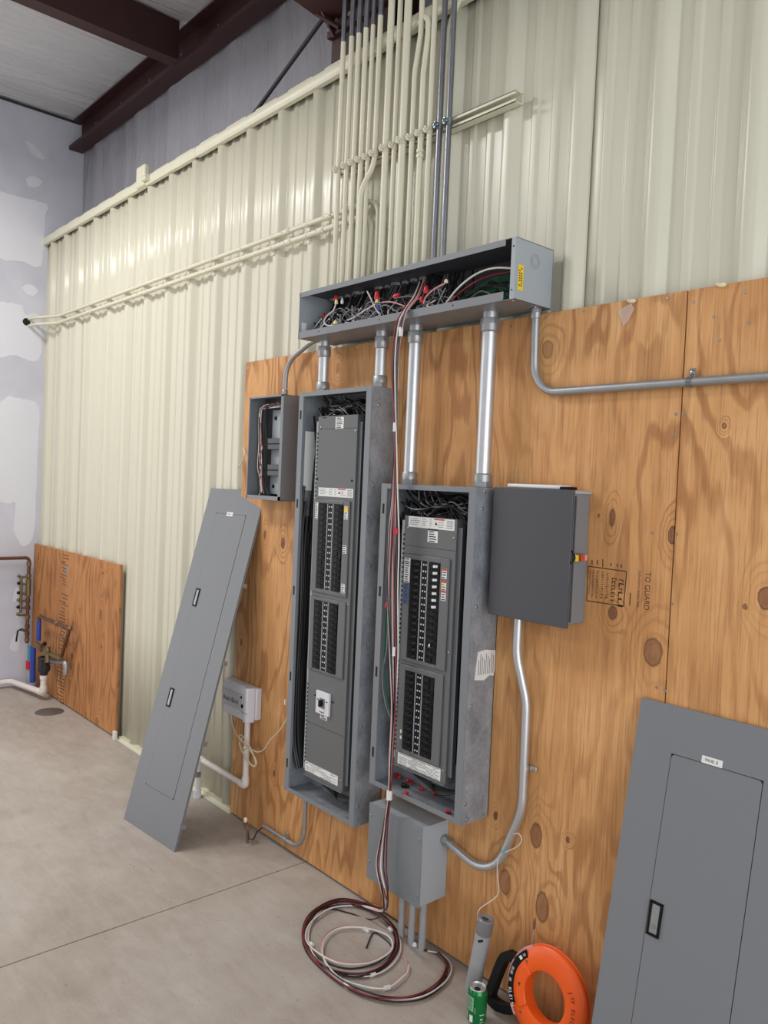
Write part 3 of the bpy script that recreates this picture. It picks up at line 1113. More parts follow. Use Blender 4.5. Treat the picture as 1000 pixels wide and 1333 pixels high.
single(b, 'cable_connector', 'black_plastic', 'small black connector among the red wire nuts', 'connector', p)

# ---- small open cabinet on the left
c0, c1, cz0, cz1, cy = -3.490, -3.183, 1.722, 2.232, -.096
CB = thing('control_cabinet', 'small open grey cabinet with relays and wires left of tall panelboard', 'cabinet', ((c0 + c1) / 2, -.05, cz0))
MB().box(c0, c1, -.004, -.001, cz0, cz1).build('back_plate', 'dark_enamel', CB)
for xa, xb in ((c0, c0 + .002), (c1 - .002, c1)):
    MB().box(xa, xb, cy, -.001, cz0, cz1).build('side_wall', 'grey_enamel', CB)
MB().box(c0, c1, cy, -.001, cz1 - .002, cz1).build('top_wall', 'grey_enamel', CB)
MB().box(c0, c1, cy, -.001, cz0, cz0 + .002).build('bottom_wall', 'grey_enamel', CB)
MB().box(c1 - .022, c1, cy - .002, cy, cz0, cz1).build('front_flange', 'grey_enamel', CB, .0006)
MB().box(c0, c0 + .008, cy - .002, cy, cz0, cz1).build('front_flange', 'grey_enamel', CB, .0006)
MB().box(c0, c1, cy - .002, cy, cz0, cz0 + .02).build('front_flange', 'grey_enamel', CB, .0006)
MB().box(c0, c1, cy - .002, cy, cz1 - .008, cz1).build('front_flange', 'grey_enamel', CB, .0006)
MB().box(-3.385, -3.295, -.024, -.006, 1.75, 2.17).build('mounting_panel', 'grey_light', CB)
for z in (2.0, 1.87):
    rl = MB().box(-3.405, -3.205, -.055, -.024, z - .028, z + .028).build('relay', 'dark_enamel', CB, .002)
    MB().box(-3.40, -3.215, -.0565, -.0545, z - .003, z + .003).build('groove', 'slot_black', rl)
for z in (2.13, 1.79):
    screw_at((-3.355, -.024, z), (0, -1, 0), CB, .010, 'black_plastic', 'bolt')
rr = random.Random(4)
for mat_, cnt in (('black_wire', 9), ('white_wire', 4), ('red_wire', 3)):
    for i in range(cnt):
        xw = -3.455 + rr.uniform(0, .065)
        pts = [(-3.23, -.04, 2.185 - rr.uniform(0, .02)), (-3.31, -.055, 2.20 - rr.uniform(0, .02)), (xw + .02, -.06, 2.195 - rr.uniform(.0, .03)), (xw, -.06, 2.13), (xw + rr.uniform(-.01, .02), -.055, 2.0),
               (xw + rr.uniform(0, .03), -.06, 1.88), (xw + rr.uniform(0, .03), -.05, 1.80), (xw + rr.uniform(-.01, .06), -.05, 1.735)]
        MB().tube(spline(pts, 5), .0032, 6).build('wire', mat_, CB)
b = MB()
for i in range(6):
    b.box(-3.42 + i * .017, -3.409 + i * .017, -.06, -.02, 1.73, 1.752)
b.build('terminal_block', 'black_plastic', CB)

# ---- disconnect box
dx0, dx1, dz0, dz1, dy = -1.846, -1.511, 1.380, 1.830, -.088
DB = thing('disconnect_box', 'closed charcoal disconnect box with a red and yellow tagged latch', 'electrical box', ((dx0 + dx1) / 2, -.045, dz0))
MB().box(dx0 + .006, dx1 - .004, dy, -.001, dz0 + .012, dz1 - .004).build('body', 'grey_enamel', DB, .002)
MB().box(dx0, dx1 - .001, dy - .012, dy - .001, dz0, dz1).build('door', 'dark_enamel', DB, .002)
MB().box(dx0, dx1 + .003, dy - .001, -.001, dz1 - .012, dz1 - .002).build('drip_top', 'grey_light', DB, .002)
MB().box(dx1 - .004, dx1, -.084, -.078, dz0 + .02, dz1 - .02).build('seam', 'dark_enamel', DB)
lt = MB().box(dx1 - .006, dx1 + .008, dy + .006, dy + .030, 1.598, 1.625).build('latch', 'steel_clamp', DB, .002)
MB().box(dx1 + .008, dx1 + .012, dy + .002, dy + .018, 1.60, 1.62).build('tag', 'yellow_print', lt)
MB().box(dx1 + .002, dx1 + .012, dy + .032, dy + .052, 1.60, 1.622).build('tag', 'red_print', lt)
MB().box(dx1 + .002, dx1 + .012, dy + .053, dy + .066, 1.602, 1.62).build('tag', 'pink_wire', lt)
MB().tube([(dx1 + .002, dy - .01, 1.635), (dx1 + .010, dy + .004, 1.612), (dx1 + .002, dy - .01, 1.592)], .0025, 6).build('wire_loop', 'black_plastic', lt)
b = MB()
fl = [Vector((x, y, dz1 + .001)) for x, y in ((-1.80, -.085), (-1.76, -.09), (-1.60, -.088), (-1.565, -.06), (-1.58, -.015), (-1.78, -.012))]
b.prism(fl, (0, 0, .013))
single(b, 'paper_booklet', 'white_plastic', 'white folded paper booklet on top of the charcoal disconnect box', 'booklet', (-1.68, -.05, dz1), bevel=.004)
MB().box(-1.585, -1.545, -.075, -.03, dz1, dz1 + .01).build('knob', 'black_plastic', DB, .003)

# ---- junction box near the floor
jx0, jx1, jz0, jz1, jy = -2.383, -2.076, .227, .536, -.146
JB = thing('junction_box', 'closed grey junction box low on the plywood under the short panelboard', 'electrical box', ((jx0 + jx1) / 2, -.07, jz0))
MB().box(jx0 + .003, jx1 - .002, jy + .004, -.001, jz0 + .003, jz1 - .002).build('body', 'grey_light', JB, .002)  # same paint as the cover; light from the right put into its colour
MB().box(jx0, jx1, jy - .002, jy + .003, jz0, jz1).build('cover', 'grey_enamel', JB, .0015)
for q in ((jx0 + .012, jz1 - .05), (jx0 + .012, jz1 - .24), (jx1 - .012, jz1 - .045), (jx1 - .012, jz0 + .045)):
    screw_at((q[0], jy - .002, q[1]), (0, -1, 0), JB, .005)

# ---- wire trough
wx0, wx1, wz0, wz1, wy0, wy1 = -2.952, -1.723, 2.455, 2.659, -.188, .014
WW = thing('wireway', 'long open grey wire trough packed with wires above the plywood', 'wire trough', ((wx0 + wx1) / 2, -.09, wz0))
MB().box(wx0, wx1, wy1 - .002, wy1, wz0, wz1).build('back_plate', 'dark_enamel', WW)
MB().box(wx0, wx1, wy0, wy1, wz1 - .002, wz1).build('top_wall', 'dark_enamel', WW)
MB().box(wx0, wx1, wy0, wy1, wz0, wz0 + .002).build('bottom_wall', 'grey_enamel', WW)
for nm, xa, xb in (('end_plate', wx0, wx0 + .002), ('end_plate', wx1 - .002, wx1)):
    MB().box(xa, xb, wy0, wy1, wz0, wz1).build(nm, 'grey_light', WW, .0005)  # end plates coloured paler than the flanges to carry side light
MB().box(wx0, wx0 + .006, wy0 - .002, wy0, wz0, wz1).build('front_flange', 'grey_enamel', WW, .0005)
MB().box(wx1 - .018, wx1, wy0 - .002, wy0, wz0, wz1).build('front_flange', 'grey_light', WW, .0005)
MB().box(wx0, wx1 - .045, wy0 - .002, wy0, wz1 - .022, wz1).build('front_flange', 'grey_enamel', WW, .0005)
MB().box(wx0, wx1 - .045, wy0 - .002, wy0, wz0, wz0 + .03).build('front_flange', 'grey_enamel', WW, .0005)
ko = MB().ring((wx1, -.086, wz1 - .06), (1, 0, 0), .024, .0222, .0006, 28).build('knockout', 'grey_enamel', WW)
MB().ring((wx1, -.086, wz1 - .06), (1, 0, 0), .015, .0138, .0006, 24).build('knockout', 'grey_enamel', WW)
yl = MB().box(wx1, wx1 + .0008, -.172, -.145, 2.488, 2.572).build('warning_label', 'yellow_print', WW)
b = MB()
rr = random.Random(2)
for i in range(9):
    zz = 2.494 + i * .008
    for yy in (-.168, -.158):
        if rr.random() < .75:
            b.box(wx1 + .0008, wx1 + .0011, yy, yy + .007, zz, zz + .004)
b.build('print', 'ink', yl)
for q in ((wx1 - .009, wz1 - .03), (wx1 - .009, wz0 + .03), (-2.0, wz0 + .016), (-2.4, wz0 + .016), (-2.8, wz0 + .016)):
    MB().cyl((q[0], wy0 - .002, q[1]), (q[0], wy0 - .0028, q[1]), .003, n=8).build('screw_hole', 'slot_black', WW)
for q in ((wx1 - .02, wy0 + .02), (wx1 - .02, wy1 - .06)):
    screw_at((q[0], q[1], wz0), (0, 0, -1), WW, .005)
MB().box(wx0 + .002, wx0 + .004, -.175, -.150, 2.468, 2.53).build('paper_label', 'white_label', WW)

# wiring inside the trough
rr = random.Random(31)
b = MB()
for i in range(120):
    xa = rr.uniform(-2.90, -2.0); xb = xa + rr.uniform(-.3, .45)
    xb = min(max(xb, -2.92), -1.76)
    za = rr.uniform(2.465, 2.56); zb = rr.uniform(2.463, 2.55)
    ya, yb = rr.uniform(-.14, -.02), rr.uniform(-.14, -.02)
    top = rr.random() < .45
    pts = [(xa, rr.uniform(-.06, -.03), 2.64) if top else (xa, ya, za), (xa + .02, ya, za + rr.uniform(-.01, .02)), ((xa + xb) / 2, (ya + yb) / 2 + rr.uniform(-.03, .03), rr.uniform(2.466, 2.56)), (xb, yb, zb)]
    b.tube(spline(pts, 5), .0032, 5)
tangg = MB()
for i in range(46):
    xa = rr.uniform(-2.88, -2.05); xb = min(xa + rr.uniform(-.2, .3), -1.8)
    xb = max(xb, -2.92)
    ya = rr.uniform(-.165, -.10)
    pts = [(xa, -.05, 2.64), (xa + .01, -.09, 2.58)] if i % 3 == 0 else [(xa, ya, rr.uniform(2.47, 2.57))]
    pts += [(xa * .6 + xb * .4, ya, rr.uniform(2.48, 2.57)), (xa * .3 + xb * .7, ya + .01, rr.uniform(2.47, 2.53)), (xb, ya, rr.uniform(2.465, 2.50))]
    tangg.tube(spline(pts, 5), .0024, 5)
tag(tangg.build('pale_wire_tangle', 'tape_grey', None, off=(-2.4, -.08, 2.46)), 'tangle of thin grey wires in front of the black wires in the trough', 'wiring', kind='stuff')
tang = tag(b.build('wire_tangle', 'black_wire', None, off=(-2.4, -.08, 2.46)), 'tangle of black wires filling the wire trough', 'wiring', kind='stuff')
for i in range(12):                      # green bundle to the right end
    z = 2.475 + .0075 * i
    pts = [(-2.16 - .02 * (i % 4), -.10, 2.468), (-2.05, -.11 + .004 * (i % 3), 2.47 + .004 * i), (-1.93, -.10 + .006 * (i % 4), z + .012), (-1.82, -.09, z + .008), (-1.735, -.08 + .005 * (i % 3), z - .004)]
    bm_ = MB().tube(spline(pts, 6), .0034, 6)
    single(bm_, 'electrical_wire', 'green_wire' if i % 4 else 'black_wire', ('green' if i % 4 else 'black') + ' wire in the sweeping bundle at the right of the trough', 'wire', pts[0], 'trough bundle wires')
pts = [(-2.17, -.13, 2.47), (-2.1, -.14, 2.49), (-2.02, -.145, 2.545), (-1.94, -.14, 2.582), (-1.85, -.14, 2.588), (-1.735, -.13, 2.565)]
single(MB().tube(spline(pts, 8), .0036, 8), 'electrical_wire', 'white_wire', 'pale wire arching over the green bundle to the trough end', 'wire', pts[0])
pts = [(-2.2, -.12, 2.47), (-2.1, -.12, 2.50), (-2.0, -.125, 2.545), (-1.9, -.12, 2.572), (-1.735, -.11, 2.572)]
single(MB().tube(spline(pts, 8), .0034, 8), 'electrical_wire', 'red_wire', 'dark red wire arching beside the pale one in the trough', 'wire', pts[0])
for i in range(14):
    px, py = rr.uniform(440, 545), 0
    xa = -2.86 + .055 * i
    pts = [(xa, -.13, 2.53 + rr.uniform(-.02, .03)), (xa + .03 * rr.choice((-1, 1)), -.15, 2.50), (xa + .07 * rr.choice((-1, 1)), -.14, 2.475 + rr.uniform(0, .02)), (xa + rr.uniform(.08, .16), -.12, 2.475 + rr.uniform(0, .03))]
    single(MB().tube(spline(pts, 6), .0026, 6), 'electrical_wire', ('tape_grey', 'white_wire', 'tape_grey')[i % 3], 'thin pale wire looping out of the tangle in the trough', 'wire', pts[0], 'pale trough wires')


def nut(px, py, y, mat, lab, up=(0, 0, 1), r=.010, h=.024, grp=None):
    p = W(px, py, y)
    bb = MB().lathe(p - Vector(up) * h / 2, up, [(0, 0), (r * .8, 0), (r, h * .25), (r * .75, h * .8), (r * .4, h), (0, h)], 10)
    single(bb, 'wire_nut', mat, lab, 'wire nut', p, grp)


nut(437.5, 388, -.15, 'red_nut', 'red wire nut with a yellow tag at the trough left end')
nut(438, 393, -.155, 'yellow_nut', 'pale yellow ferrule under the leftmost red wire nut', h=.02, r=.008)
nut(445.5, 392, -.14, 'white_plastic', 'white wire cap beside the leftmost red wire nut', r=.007)
nut(437, 420, -.165, 'yellow_nut', 'yellow tag on the wire loop near the trough left end', r=.010, h=.018)
nut(491, 385, -.15, 'red_nut', 'large red wire nut in the middle of the trough', r=.012, h=.036)
nut(491, 392, -.155, 'yellow_nut', 'pale ferrule below the large red wire nut', r=.009, h=.014)
nut(493, 401, -.155, 'blue_wire', 'blue wire cap under the large red wire nut', up=(.4, 0, -1), r=.009, h=.028)
nut(517, 385, -.13, 'red_nut', 'red wire nut just left of the hanging wire bundle', up=(1, 0, .2), r=.011, h=.034)
nut(555, 377, -.15, 'red_nut', 'red wire nut just right of the hanging wire bundle', r=.011, h=.03)
nut(549, 390, -.15, 'red_nut', 'lower red wire nut behind the hanging wire bundle', r=.009, h=.026)
nut(581, 366, -.16, 'foam', 'cream tag on a red wire right of the hanging bundle', r=.008, h=.014)
nut(421.5, 411, -.10, 'red_nut', 'dim red wire nut low in the trough corner', r=.009)
p = [W(*q, -.16) for q in ((437, 396), (434, 404), (425, 412), (422, 420), (428, 424), (437, 423))]
single(MB().tube(spline(p, 6), .003, 6), 'electrical_wire', 'white_wire', 'white wire loop with a yellow tag at the trough left end', 'wire', p[0])
p = [W(*q, -.155) for q in ((489, 396), (475, 404), (462, 413), (452, 417))]
single(MB().tube(spline(p, 6), .003, 6), 'electrical_wire', 'white_wire', 'white wire running down left from the large red nut', 'wire', p[0])
p = [W(*q, -.155) for q in ((478, 379), (483, 389), (488, 400), (494, 409))]
single(MB().tube(spline(p, 6), .0028, 6), 'electrical_wire', 'white_wire', 'white wire crossing behind the large red nut', 'wire', p[0])
p = [W(*q, -.15) for q in ((495, 394), (508, 393), (520, 396), (530, 400))]
single(MB().tube(spline(p, 6), .003, 6), 'electrical_wire', 'pink_wire', 'pink wire running right from the large red nut', 'wire', p[0])
p = [W(*q, -.165) for q in ((579, 369), (566, 376), (555, 386), (551, 396))]
single(MB().tube(spline(p, 6), .003, 6), 'electrical_wire', 'pink_wire', 'red and pink wire hanging from the cream tag', 'wire', p[0])


# =================================================================== CONDUITS
def hexcon(parent, c, axis, r, h=.045, mat='emt_dull'):
    c, axis = Vector(c), Vector(axis).normalized()
    MB().lathe(c, axis, [(r * .9, 0), (r * 1.32, 0), (r * 1.32, h * .4), (r * .9, h * .4)], 6, False).build('locknut', mat, parent, .001)
    MB().lathe(c + axis * h * .4, axis, [(r * .9, 0), (r * 1.22, 0), (r * 1.22, h * .5), (r * 1.05, h * .6), (r * .9, h * .6)], 18, True).build('connector', mat, parent)


def strap(parent, c, axis, r, side, mat='steel_clamp'):
    """one-hole strap round a conduit on the wall, ear towards side"""
    c, axis, side = Vector(c), Vector(axis).normalized(), Vector(side)
    MB().ring(c - axis * .008, axis, r + .0022, r, .016, 16).build('strap', mat, parent)
    MB().obox(c + side * (r + .014) + Vector((0, r - .002, 0)), side, (0, 1, 0), axis, .014, .002, .008).build('strap_ear', mat, parent, .001)
    screw_at(c + side * (r + .016) + Vector((0, r - .004, 0)), (0, -1, 0), parent, .007)


# four large pipes between trough and panelboards
for (x, zb, r, lab) in ((-2.906, LZ1, .0245, 'thick shiny steel pipe at the left top of the tall panelboard'), (-2.512, LZ1, .0245, 'thick shiny steel pipe at the right top of the tall panelboard'),
                        (-2.308, SZ1, .0255, 'long thick steel pipe at the left top of the short panelboard'), (-1.921, SZ1, .0275, 'long thick steel pipe at the right top of the short panelboard')):
    o = thing('conduit', lab, 'conduit', (x, -.075, zb), 'large steel conduits')
    MB().cyl((x, -.075, zb), (x, -.075, wz0), r, n=24).build('pipe', 'emt', o)
    hexcon(o, (x, -.075, zb + .001), (0, 0, 1), r, .05)
    hexcon(o, (x, -.075, wz0 - .022), (0, 0, -1), r, .05)
    MB().cyl((x, -.075, wz0 - .022), (x, -.075, wz0 - .001), r * .95, n=20).build('nipple', 'emt', o)

# strut channel
su = thing('strut_channel', 'cream painted strut channel running behind the upright conduits', 'strut', (-2.4, 0, 3.23))
b = MB()
ys0, ys1, zc = .018, -.023, 3.233
b.box(-2.93, -1.897, ys0 - .0025, ys0, zc - .0206, zc + .0206)
b.box(-2.93, -1.897, ys1, ys0, zc + .0181, zc + .0206).box(-2.93, -1.897, ys1, ys0, zc - .0206, zc - .0181)
b.box(-2.93, -1.897, ys1, ys1 + .0025, zc + .011, zc + .0206).box(-2.93, -1.897, ys1, ys1 + .0025, zc - .0206, zc - .011)
b.box(-2.93, -1.897, ys1, ys1 + .008, zc + .0095, zc + .011).box(-2.93, -1.897, ys1, ys1 + .008, zc - .011, zc - .0095)
b.build('channel', 'cream_paint', su)


def clamp(parent, x, y, r, mat):
    """strut clamp: two cheeks that meet in a bolted ear at the front"""
    MB().ring((x, y, zc - .013), (0, 0, 1), r + .0028, r, .026, 16).build('strut_clamp', mat, parent)
    e = MB().obox((x - .004, y - r - .006, zc), (1, 0, 0), (0, 1, 0), (0, 0, 1), .004, .008, .013)
    e.build('clamp_ear', mat, parent, .001)
    MB().lathe((x - .003, y - r - .006, zc), (-1, 0, 0), [(0, 0), (.0125, 0), (.0125, .006), (.009, .010), (0, .010)], 12).build('clamp_bolt', mat, parent)
    MB().cyl((x, y - r - .006, zc), (x + .012, y - r - .006, zc), .005, n=6).build('clamp_nut', mat, parent)


ZTOP = 4.77
names = ['first', 'second', 'third', 'fourth', 'fifth', 'sixth', 'seventh', 'eighth', 'ninth', 'tenth', 'eleventh', 'twelfth']
# clamp pixel, radius, kind
V_ = [(439.4, 215.6, .0118, 54), (450, 212, .0118, 47), (459.4, 208, .0118, 43), (468.6, 204, .0118, 36), (477.6, 199.6, .0100, 32), (487, 195, .0118, 20),
      (501, 188, .0150, None), (512.4, 184, .0112, None), (523, 178, .0160, None), (535.4, 173.6, .0112, None), (547, 168, .0125, None), (558.4, 162.4, .0112, None)]
for i, (px, py, r, cut) in enumerate(V_):
    yc = ys1 - r - .001
    x = W(px + 1.5, py, yc).x
    lab = 'cream painted upright conduit, %s from the left on the strut' % names[i]
    o = thing('conduit', lab, 'conduit', (x, yc, wz1), 'upright conduits above the trough')
    z0 = wz1 - .002
    if i == 4:                                # runs behind the sixth pipe below the strut
        path = [(x, yc, z0), (x, yc, ZTOP)]
    elif i == 5:                              # offset bend below the strut
        xl = W(470.6, 300, yc).x
        path = arc_fillet([(xl, yc - .012, z0), (xl, yc - .012, W(471, 248, yc).z), (x, yc, W(489, 214, yc).z), (x, yc, ZTOP)], .13)
    elif i == 9:
        path = arc_fillet([(x, yc, z0), (x, yc, W(540, 95, yc).z), (W(548, 45, yc).x, yc, W(548, 45, yc).z), (W(549, 10, yc).x, yc, ZTOP)], .2)
    elif i == 10:                             # offset then elbow to the left behind its neighbour
        q = [W(553, 70, yc), W(558, 42, yc)]
        xe = W(558, 36, yc).x
        path = arc_fillet([(x, yc, z0), (x, yc, W(551, 95, yc).z), (xe, yc, W(558, 50, yc).z), (xe, yc, W(556, 18, yc).z), (xe - .10, yc + .03, W(556, 18, yc).z)], .07)
    else:
        path = [(x, yc, z0), (x, yc, ZTOP)]
    if cut is not None:
        zc2 = W(px + 10, cut, yc).z
        pp = path[:-1] + [Vector((path[-1][0], path[-1][1], zc2))]
        MB().tube(pp, r, 14).build('painted_pipe', 'cream_paint', o)
        MB().cyl((x, yc, zc2), (x, yc, ZTOP), r * .98, n=14).build('bare_pipe', 'dark_steel', o, label='bare steel top of the conduit')
    else:
        MB().tube(path, r, 14).build('painted_pipe', 'cream_paint', o)
    clamp(o, x, yc, r, 'cream_paint')
    if i == 10:
        for dz in (.075, .095):
            MB().ring((x, yc, zc - dz), (0, 0, 1), r + .004, r - .001, .012, 14).build('coupling', 'cream_paint', o)
    xb = path[0][0]
    MB().ring((xb, path[0][1], wz1 - .016), (0, 0, 1), r * 1.5, r * .8, .012, 8).build('locknut', 'emt_dull', o)
# two bare steel pipes
for (px, py, lab) in ((572, 160, 'bare steel upright conduit, left of the two unpainted ones'), (584.4, 152.4, 'bare steel upright conduit, right of the two unpainted ones')):
    yc = ys1 - .0118 - .001
    x = W(px + .5, py, yc).x
    o = thing('conduit', lab, 'conduit', (x, yc, wz1), 'upright conduits above the trough')
    MB().cyl((x, yc, wz1 - .002), (x, yc, ZTOP), .0112, n=14).build('pipe', 'dark_steel', o)
    clamp(o, x, yc, .0112, 'steel_clamp')
# cream pipe behind the steel ones, bending right at the top
x = W(581, 152, .0).x
pth = arc_fillet([(x, -.002, wz1 - .002), (x, -.002, W(587, 30, 0).z), (x + .09, -.002, W(587, 30, 0).z + .13), (x + .5, -.002, W(587, 30, 0).z + .18)], .1)
o = single(MB().tube(pth, .0105, 12), 'conduit', 'cream_paint', 'cream conduit between the two bare steel ones, bending right overhead', 'conduit', (x, 0, wz1), 'upright conduits above the trough')

# the two level runs from the drywall, turning down into the trough
for j, (pz, lab, px1, r) in enumerate(((W(330, 317.5).z, 'upper of the two level cream conduits on the ribbed wall', 488, .0118), (W(330, 331).z, 'lower of the two level cream conduits on the ribbed wall', 482, .0135))):
    xe = W(px1, 330, .0).x + (.006 if j == 0 else 0)
    yr = .018 - r - .002
    yh = WX(36, 416.5, XL).y
    path = arc_fillet([(XL - .03, yh + .01, pz + .012), (XL + .16, yh + .02, pz + .008), (XL + .42, yr, pz), (xe, yr, pz), (xe + (.02 if j == 0 else -.004), yr - .01, wz1 - .002)], {1: .2, 2: .2, 3: .075})
    o = thing('conduit', lab, 'conduit', (XL, yr, pz), 'level conduits on the ribbed wall')
    MB().tube(path, r, 12).build('pipe', 'cream_paint', o)
    for px, py in ((372.6, 297), (427, 283)) if j == 0 else ((376, 310.5), (418, 296)):
        cx = W(px, py).x
        MB().tube([(cx - .03, yr, pz), (cx + .03, yr, pz)], r + .0035, 14).build('coupling', 'cream_paint', o)
        for s in (-.022, .022):
            MB().ball((cx + s, yr - r - .003, pz), .004).build('set_screw', 'cream_paint', o)
    k = RIB0 - 16 * PITCHX
    while k < -3.1:
        if k > XL + .45:
            MB().ring((k - .008, yr, pz), (1, 0, 0), r + .002, r - .0005, .016, 12).build('strap', 'cream_paint', o)
            MB().box(k - .008, k + .008, .010, .0178, pz - r - .02, pz - r + .002).build('strap_ear', 'cream_paint', o)
        k += PITCHX
hc = WX(34.5, 419, XL)
single(MB().lathe((XL + .0005, hc.y, hc.z), (1, 0, 0), [(0, .001), (.03, .001), (.034, 0)], 16), 'wall_hole', 'slot_black', 'black hole in the drywall where two conduits pass through', 'hole', hc)

# small box on the wall top
p = W(185, 222, 0)
JT = thing('conduit_box', 'little cream conduit box standing on the top of the ribbed wall', 'electrical box', (p.x, 0, ZT))
MB().box(p.x - .07, p.x + .06, -.012, .03, ZT - .055, ZT + .085).build('body', 'cream_paint', JT, .012)
MB().cyl((p.x + .055, -.012, ZT - .02), (p.x + .12, -.012, ZT - .022), .02, n=12).build('hub', 'cream_paint', JT)
MB().cyl((p.x, .012, ZT + .058), (p.x, -.0105, ZT + .058), .004, n=8).build('screw_hole', 'slot_black', JT)

# right hand conduit from the trough along the plywood
ye = -.019
o = thing('conduit', 'grey steel conduit turning from the trough end along the plywood to the right', 'conduit', (-1.75, ye, 2.44))
ze = 2.162
path = arc_fillet([(-1.752, -.03, wz0), (-1.752, -.028, 2.36), (-1.752, ye, ze), (.0, ye, ze)], {1: .2, 2: .13}, 12)
MB().tube(path, .0138, 16).build('pipe', 'emt_dull', o)
hexcon(o, (-1.752, -.03, wz0 - .001), (0, 0, -1), .0138, .036)
cx = W(903, 496, ye).x
strap(o, (cx - .01, ye, ze), (1, 0, 0), .0138, Vector((0, 0, 1)))

# short bend from the trough to the small cabinet
xa = W(371, 512, -.05).x
o = thing('conduit', 'short steel conduit curving from the small cabinet to the trough', 'conduit', (xa, -.05, cz1))
path = arc_fillet([(xa, -.05, cz1 - .002), (xa, -.05, W(376, 472, -.05).z), (xa + .17, -.02, wz0 + .03), (wx0 + .03, .0, wz0 + .035)], .16, 12)
MB().tube(path, .0118, 14).build('pipe', 'emt_dull', o)
hexcon(o, (xa, -.05, cz1), (0, 0, 1), .0118, .03)

# conduit from the disconnect box to the junction box
yj = -.03
o = thing('conduit', 'silver conduit dropping from the charcoal box and curving to the junction box', 'conduit', (-1.755, yj, .46))
path = arc_fillet([(-1.752, -.045, dz0 + .012), (-1.752, -.045, 1.245), (-1.715, -.024, 1.08), (-1.712, -.022, .70), (-1.83, -.022, .40), (-2.076, -.028, .464)], {1: .3, 2: .3, 3: .26, 4: .17}, 12)
MB().tube(path, .0152, 16).build('pipe', 'emt', o)
hexcon(o, (jx1, -.028, .464), (1, 0, -.22), .0152, .045)
strap(o, (-1.7125, -.022, .852), (0, 0, 1), .0152, Vector((1, 0, 0)), 'emt')
tw = [W(*q, -.05) for q in ((669, 1086), (675, 1085), (679, 1092), (676, 1100), (666, 1106), (657, 1110), (652, 1113), (648, 1121), (647.5, 1140), (648, 1165), (645, 1178), (640, 1188))]
tw[-2:] = [Vector((-1.842, -.072, .305)), Vector((-1.846, -.078, .262))]
single(MB().tube(spline(tw, 5), .0017, 6), 'pull_string', 'white_wire', 'thin white pull string tied on the silver conduit, hanging into the grey stub', 'string', tw[-1])
kp = W(656.5, 1109.5, -.05)
single(MB().ball(kp, .008, 8, 6, (1.4, .8, .8)), 'string_knot', paint('teal', (92, 160, 164), .5), 'small teal knot of string around the silver conduit', 'knot', kp)

# three grey risers below the junction box
for (px, py, lab) in ((522, 1219, 'grey plastic riser under the junction box, leftmost'), (535, 1229, 'grey plastic riser under the junction box, middle'), (549, 1236, 'grey plastic riser under the junction box, rightmost')):
    p = G(px, py)
    b = MB().cyl((p.x, p.y, 0), (p.x, p.y, jz0 + .003), .0140, n=16)
    single(b, 'conduit', 'pvc_grey', lab, 'conduit', (p.x, p.y, 0), 'risers under the junction box')
    rr = random.Random(int(px))
single(MB().lathe((G(540, 1232).x, G(540, 1232).y, 0), (0, 0, 1), [(.006, 0), (.012, .004), (.008, .014), (0, .018)], 7), 'mortar_crumb', 'compound', 'white mortar crumb between the grey risers', 'mortar', G(540, 1232))

# conduit stub under the tall panelboard with ground wire and rod
xh = -2.984
o = thing('conduit', 'small grey conduit elbow below the tall panelboard, open end left', 'conduit', (xh, -.022, .3))
path = arc_fillet([(xh, -.022, LZ0 + .002), (xh, -.022, .07), (-3.33, -.022, .068)], .1, 10)
MB().tube(path, .0105, 12).build('pipe', 'emt_dull', o)
strap(o, (-3.135, -.022, .069), (1, 0, 0), .0105, Vector((0, 0, 1)), 'emt_dull')
gp = G(322, 1098)
gr = thing('ground_rod', 'rusty ground rod with clamp sticking out of the floor', 'ground rod', (gp.x, gp.y, 0))
MB().cyl(gp, gp + Vector((0, 0, .10)), .0075, n=10).build('rod', 'rust', gr)
MB().ring(gp + Vector((0, 0, .075)), (0, 0, 1), .018, .008, .018, 10).obox(gp + Vector((-.02, -.0, .088)), (1, 0, 0), (0, 1, 0), (0, 0, 1), .012, .008, .010).build('clamp', 'rust', gr)
MB().ball(gp + Vector((-.025, 0, .11)), .012, 8, 6, (1, .8, 1.2)).build('connector', 'foam', gr)
MB().cyl(gp, gp + Vector((.0, 0, .004)), .03, n=9).build('mortar_collar', 'concrete', gr)
pw = [Vector((-3.325, -.022, .068)), Vector((-3.345, -.05, .04)), Vector((-3.31, -.09, .03)), gp + Vector((.02, 0, .03)), gp + Vector((.005, 0, .05))]
single(MB().tube(spline(pw, 6), .0035, 8), 'ground_wire', 'dark_rubber', 'dark ground wire between the elbow and the ground rod', 'wire', gp)

# capped grey stub with taped top in front of the plywood
sp_ = Vector((-1.852, -.080, 0))
st = thing('conduit_stub', 'fat grey plastic conduit stub with taped top behind the can', 'conduit', sp_)
tp = W(633.5, 1194, -.080)
tip = Vector((tp.x, -.080, tp.z))
dirn = (tip - sp_).normalized()
MB().tube([sp_, sp_ + dirn * (tip.z - .05)], .0285, 22).build('pipe', 'pvc_grey', st)
prof = [(.0288, tip.z - .058), (.0298, tip.z - .05), (.0300, tip.z - .02), (.0292, tip.z - .003), (.024, tip.z + .001), (.012, tip.z - .004), (0, tip.z - .008)]
o = MB().lathe(sp_, dirn, prof, 22).build('tape_wrap', 'tape_grey', st, label='crinkled grey tape over the open end')
MB().obox(sp_ + dirn * (tip.z + .0005) + Vector((0, -.004, 0)), (1, .2, 0), (-.2, 1, 0), (0, 0, 1), .011, .003, .001).build('tear', 'slot_black', o)
